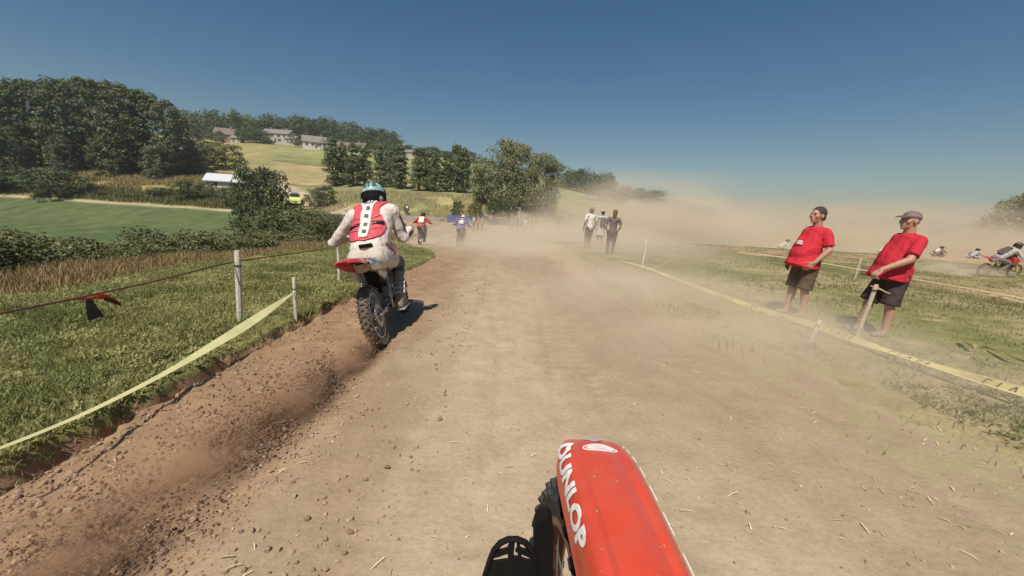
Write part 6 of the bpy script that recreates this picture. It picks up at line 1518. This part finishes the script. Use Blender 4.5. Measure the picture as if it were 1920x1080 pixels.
MB().box((.3, 0, 2.42), (.3, 1.1, .12), bev=.04).build('light_bar', mat('blue_lamp', (.05, .10, .45), .2), van)
MB().box((2.46, 0, .75), (.1, 1.0, .2), bev=.02).build('grille', BLK, van)
# white road sign by the white house
# ================================================================== DUST AND AIR
def vol_mat(name, col, dens, kind='soft', ns=1.0, lo=.35, hi=.65, aniso=0.0, stretch=(1, 1, 1), power=1.0):
    M = bpy.data.materials.new(name); M.use_nodes = True; n = M.node_tree; n.nodes.remove(n.nodes['Principled BSDF']); o = n.nodes['Material Output']
    pv = n.nodes.new('ShaderNodeVolumePrincipled'); pv.inputs['Color'].default_value = list(col) + [1]; pv.inputs['Anisotropy'].default_value = aniso
    n.links.new(pv.outputs[0], o.inputs['Volume'])
    if kind == 'flat': pv.inputs['Density'].default_value = dens; return M
    tc = n.nodes.new('ShaderNodeTexCoord'); ln = n.nodes.new('ShaderNodeVectorMath'); ln.operation = 'LENGTH'; n.links.new(tc.outputs['Object'], ln.inputs[0])
    mr = n.nodes.new('ShaderNodeMapRange'); mr.interpolation_type = 'SMOOTHSTEP'; mr.inputs[1].default_value = 1.0; mr.inputs[2].default_value = .15; mr.inputs[3].default_value = 0; mr.inputs[4].default_value = 1
    n.links.new(ln.outputs['Value'], mr.inputs[0])
    vm = n.nodes.new('ShaderNodeVectorMath'); vm.operation = 'MULTIPLY'; vm.inputs[1].default_value = stretch; n.links.new(tc.outputs['Object'], vm.inputs[0])
    no = n.nodes.new('ShaderNodeTexNoise'); no.inputs['Scale'].default_value = ns; no.inputs['Detail'].default_value = 3; n.links.new(vm.outputs[0], no.inputs['Vector'])
    m2 = n.nodes.new('ShaderNodeMapRange'); m2.interpolation_type = 'SMOOTHSTEP'; m2.inputs[1].default_value = lo; m2.inputs[2].default_value = hi; m2.inputs[3].default_value = 0.12; m2.inputs[4].default_value = 1
    n.links.new(no.outputs[0], m2.inputs[0])
    sq = n.nodes.new('ShaderNodeMath'); sq.operation = 'POWER'; n.links.new(mr.outputs[0], sq.inputs[0]); sq.inputs[1].default_value = power
    a = n.nodes.new('ShaderNodeMath'); a.operation = 'MULTIPLY'; n.links.new(sq.outputs[0], a.inputs[0]); n.links.new(m2.outputs[0], a.inputs[1])
    b = n.nodes.new('ShaderNodeMath'); b.operation = 'MULTIPLY'; n.links.new(a.outputs[0], b.inputs[0]); b.inputs[1].default_value = dens
    n.links.new(b.outputs[0], pv.inputs['Density']); return M
def cloud(name, label, c, r, M, rot=(0, 0, 0)):
    mb = MB(); mb.ball((0, 0, 0), 1.0, 20); o = mb.build(name, M); o.location = c; o.scale = r; o.rotation_euler = rot; tag(o, label, 'dust', None, 'stuff'); return o
DC = (.96, .84, .67)
cloud('dust_plume', 'thick tan dust plume rolling off the track on the right', (14, 43, .3), (17, 17, 7.0), vol_mat('plume_dust', (.96, .84, .68), .40, ns=2.8, lo=.38, hi=.60, power=1.6))
cloud('dust_bank', 'long low bank of dust behind the racing riders on the right', (50, 54, -1), (40, 24, 9.0), vol_mat('bank_dust', (.95, .80, .62), .19, ns=3.6, lo=.36, hi=.60, power=1.7))
cloud('track_dust', 'hanging dust over the track ahead', (2.5, 21, -.2), (8.5, 16, 1.9), vol_mat('track_dust', DC, .36, ns=2.2, lo=.3, hi=.65))
cloud('near_dust', 'thin veil of dust over the near right half of the track', (2.4, 6.0, .0), (3.1, 4.6, .90), vol_mat('near_dust', DC, 1.0, ns=1.8, lo=.35, hi=.65))
cloud('verge_dust', 'dust drifting across the right verge close by', (3.9, 4.4, .0), (1.7, 2.6, .65), vol_mat('verge_dust', DC, .60, ns=2.0, lo=.35, hi=.65))
SPM = vol_mat('bike_dust', DC, 1.1, ns=2.4, lo=.38, hi=.62)
for i, (px, y, w, h_) in enumerate([(786, 26, 1.6, .8), (857, 23, 1.5, .8), (1462, 36, 3.5, 1.8), (1640, 35.5, 3.2, 1.7), (1745, 36.5, 2.6, 1.3), (1812, 36.5, 2.4, 1.3), (1810, 19.5, 2.2, .8)]):
    P = on_col(px, y); cloud('bike_dust', 'dust kicked up behind ' + ['the far red rider', 'the far violet and white rider', 'the rider nearly lost in the dust', 'the pale green rider', 'the brown and white rider', 'the upright grey rider', 'the crouched rider at the right edge'][i], P + V(0, 0, .1), (w, 2.2, h_), SPM)
SPC = (.68, .46, .30)
for i, (c, r, d) in enumerate([((-1.45, 3.45, .10), (.24, .60, .28), 7.0), ((-1.52, 2.65, .12), (.28, .62, .34), 6.0), ((-1.62, 1.95, .10), (.32, .62, .34), 5.5), ((-1.66, 1.35, .08), (.34, .6, .30), 5.0)]):
    cloud('wheel_spray', ['dust thrown straight off the rear wheel of the front bike', 'second puff of brown dust behind the front bike', 'third puff of brown dust, wide and low', 'nearest puff of brown dust at the lower left'][i], c, r, vol_mat('spray_dust%d' % i, SPC, d, ns=1.9 + .3 * i, lo=.42, hi=.62, stretch=(1, 1, 1)), (0, 0, 0))
n = 15000; t = NR.uniform(0, 1, n) ** 1.15
cy = 4.0 - 2.8 * t; cx = -1.36 - .30 * t + NR.normal(0, 1, n) * (.03 + .16 * t); k = fbm(cx * 3, cy * 3.2, 151, 3) > .42
cx, cy, t = cx[k], cy[k], t[k]; n = len(cx)
cz = H(cx, cy) + np.abs(NR.normal(0, 1, n)) * (.03 + .12 * np.sin(np.clip(t * 3.1, 0, 3.1))) + .005; s = .0018 + .0075 * NR.uniform(0, 1, n) ** 3.5
clod_mesh('flying_dirt', np.stack([cx, cy, cz], -1), s, leaf_mat('fresh_earth', (.07, .036, .022), (.24, .14, .085), 0, .95), 'brown dirt thrown up behind the front bike')
# air
hx = MB(); hx.box((0, 340, 31), (1300, 1000, 92)); hz = hx.build('haze', vol_mat('haze_air', (.80, .86, .92), 0.00032, 'flat'), None, False, False); tag(hz, 'thin summer haze over the fields', 'haze', None, 'stuff')
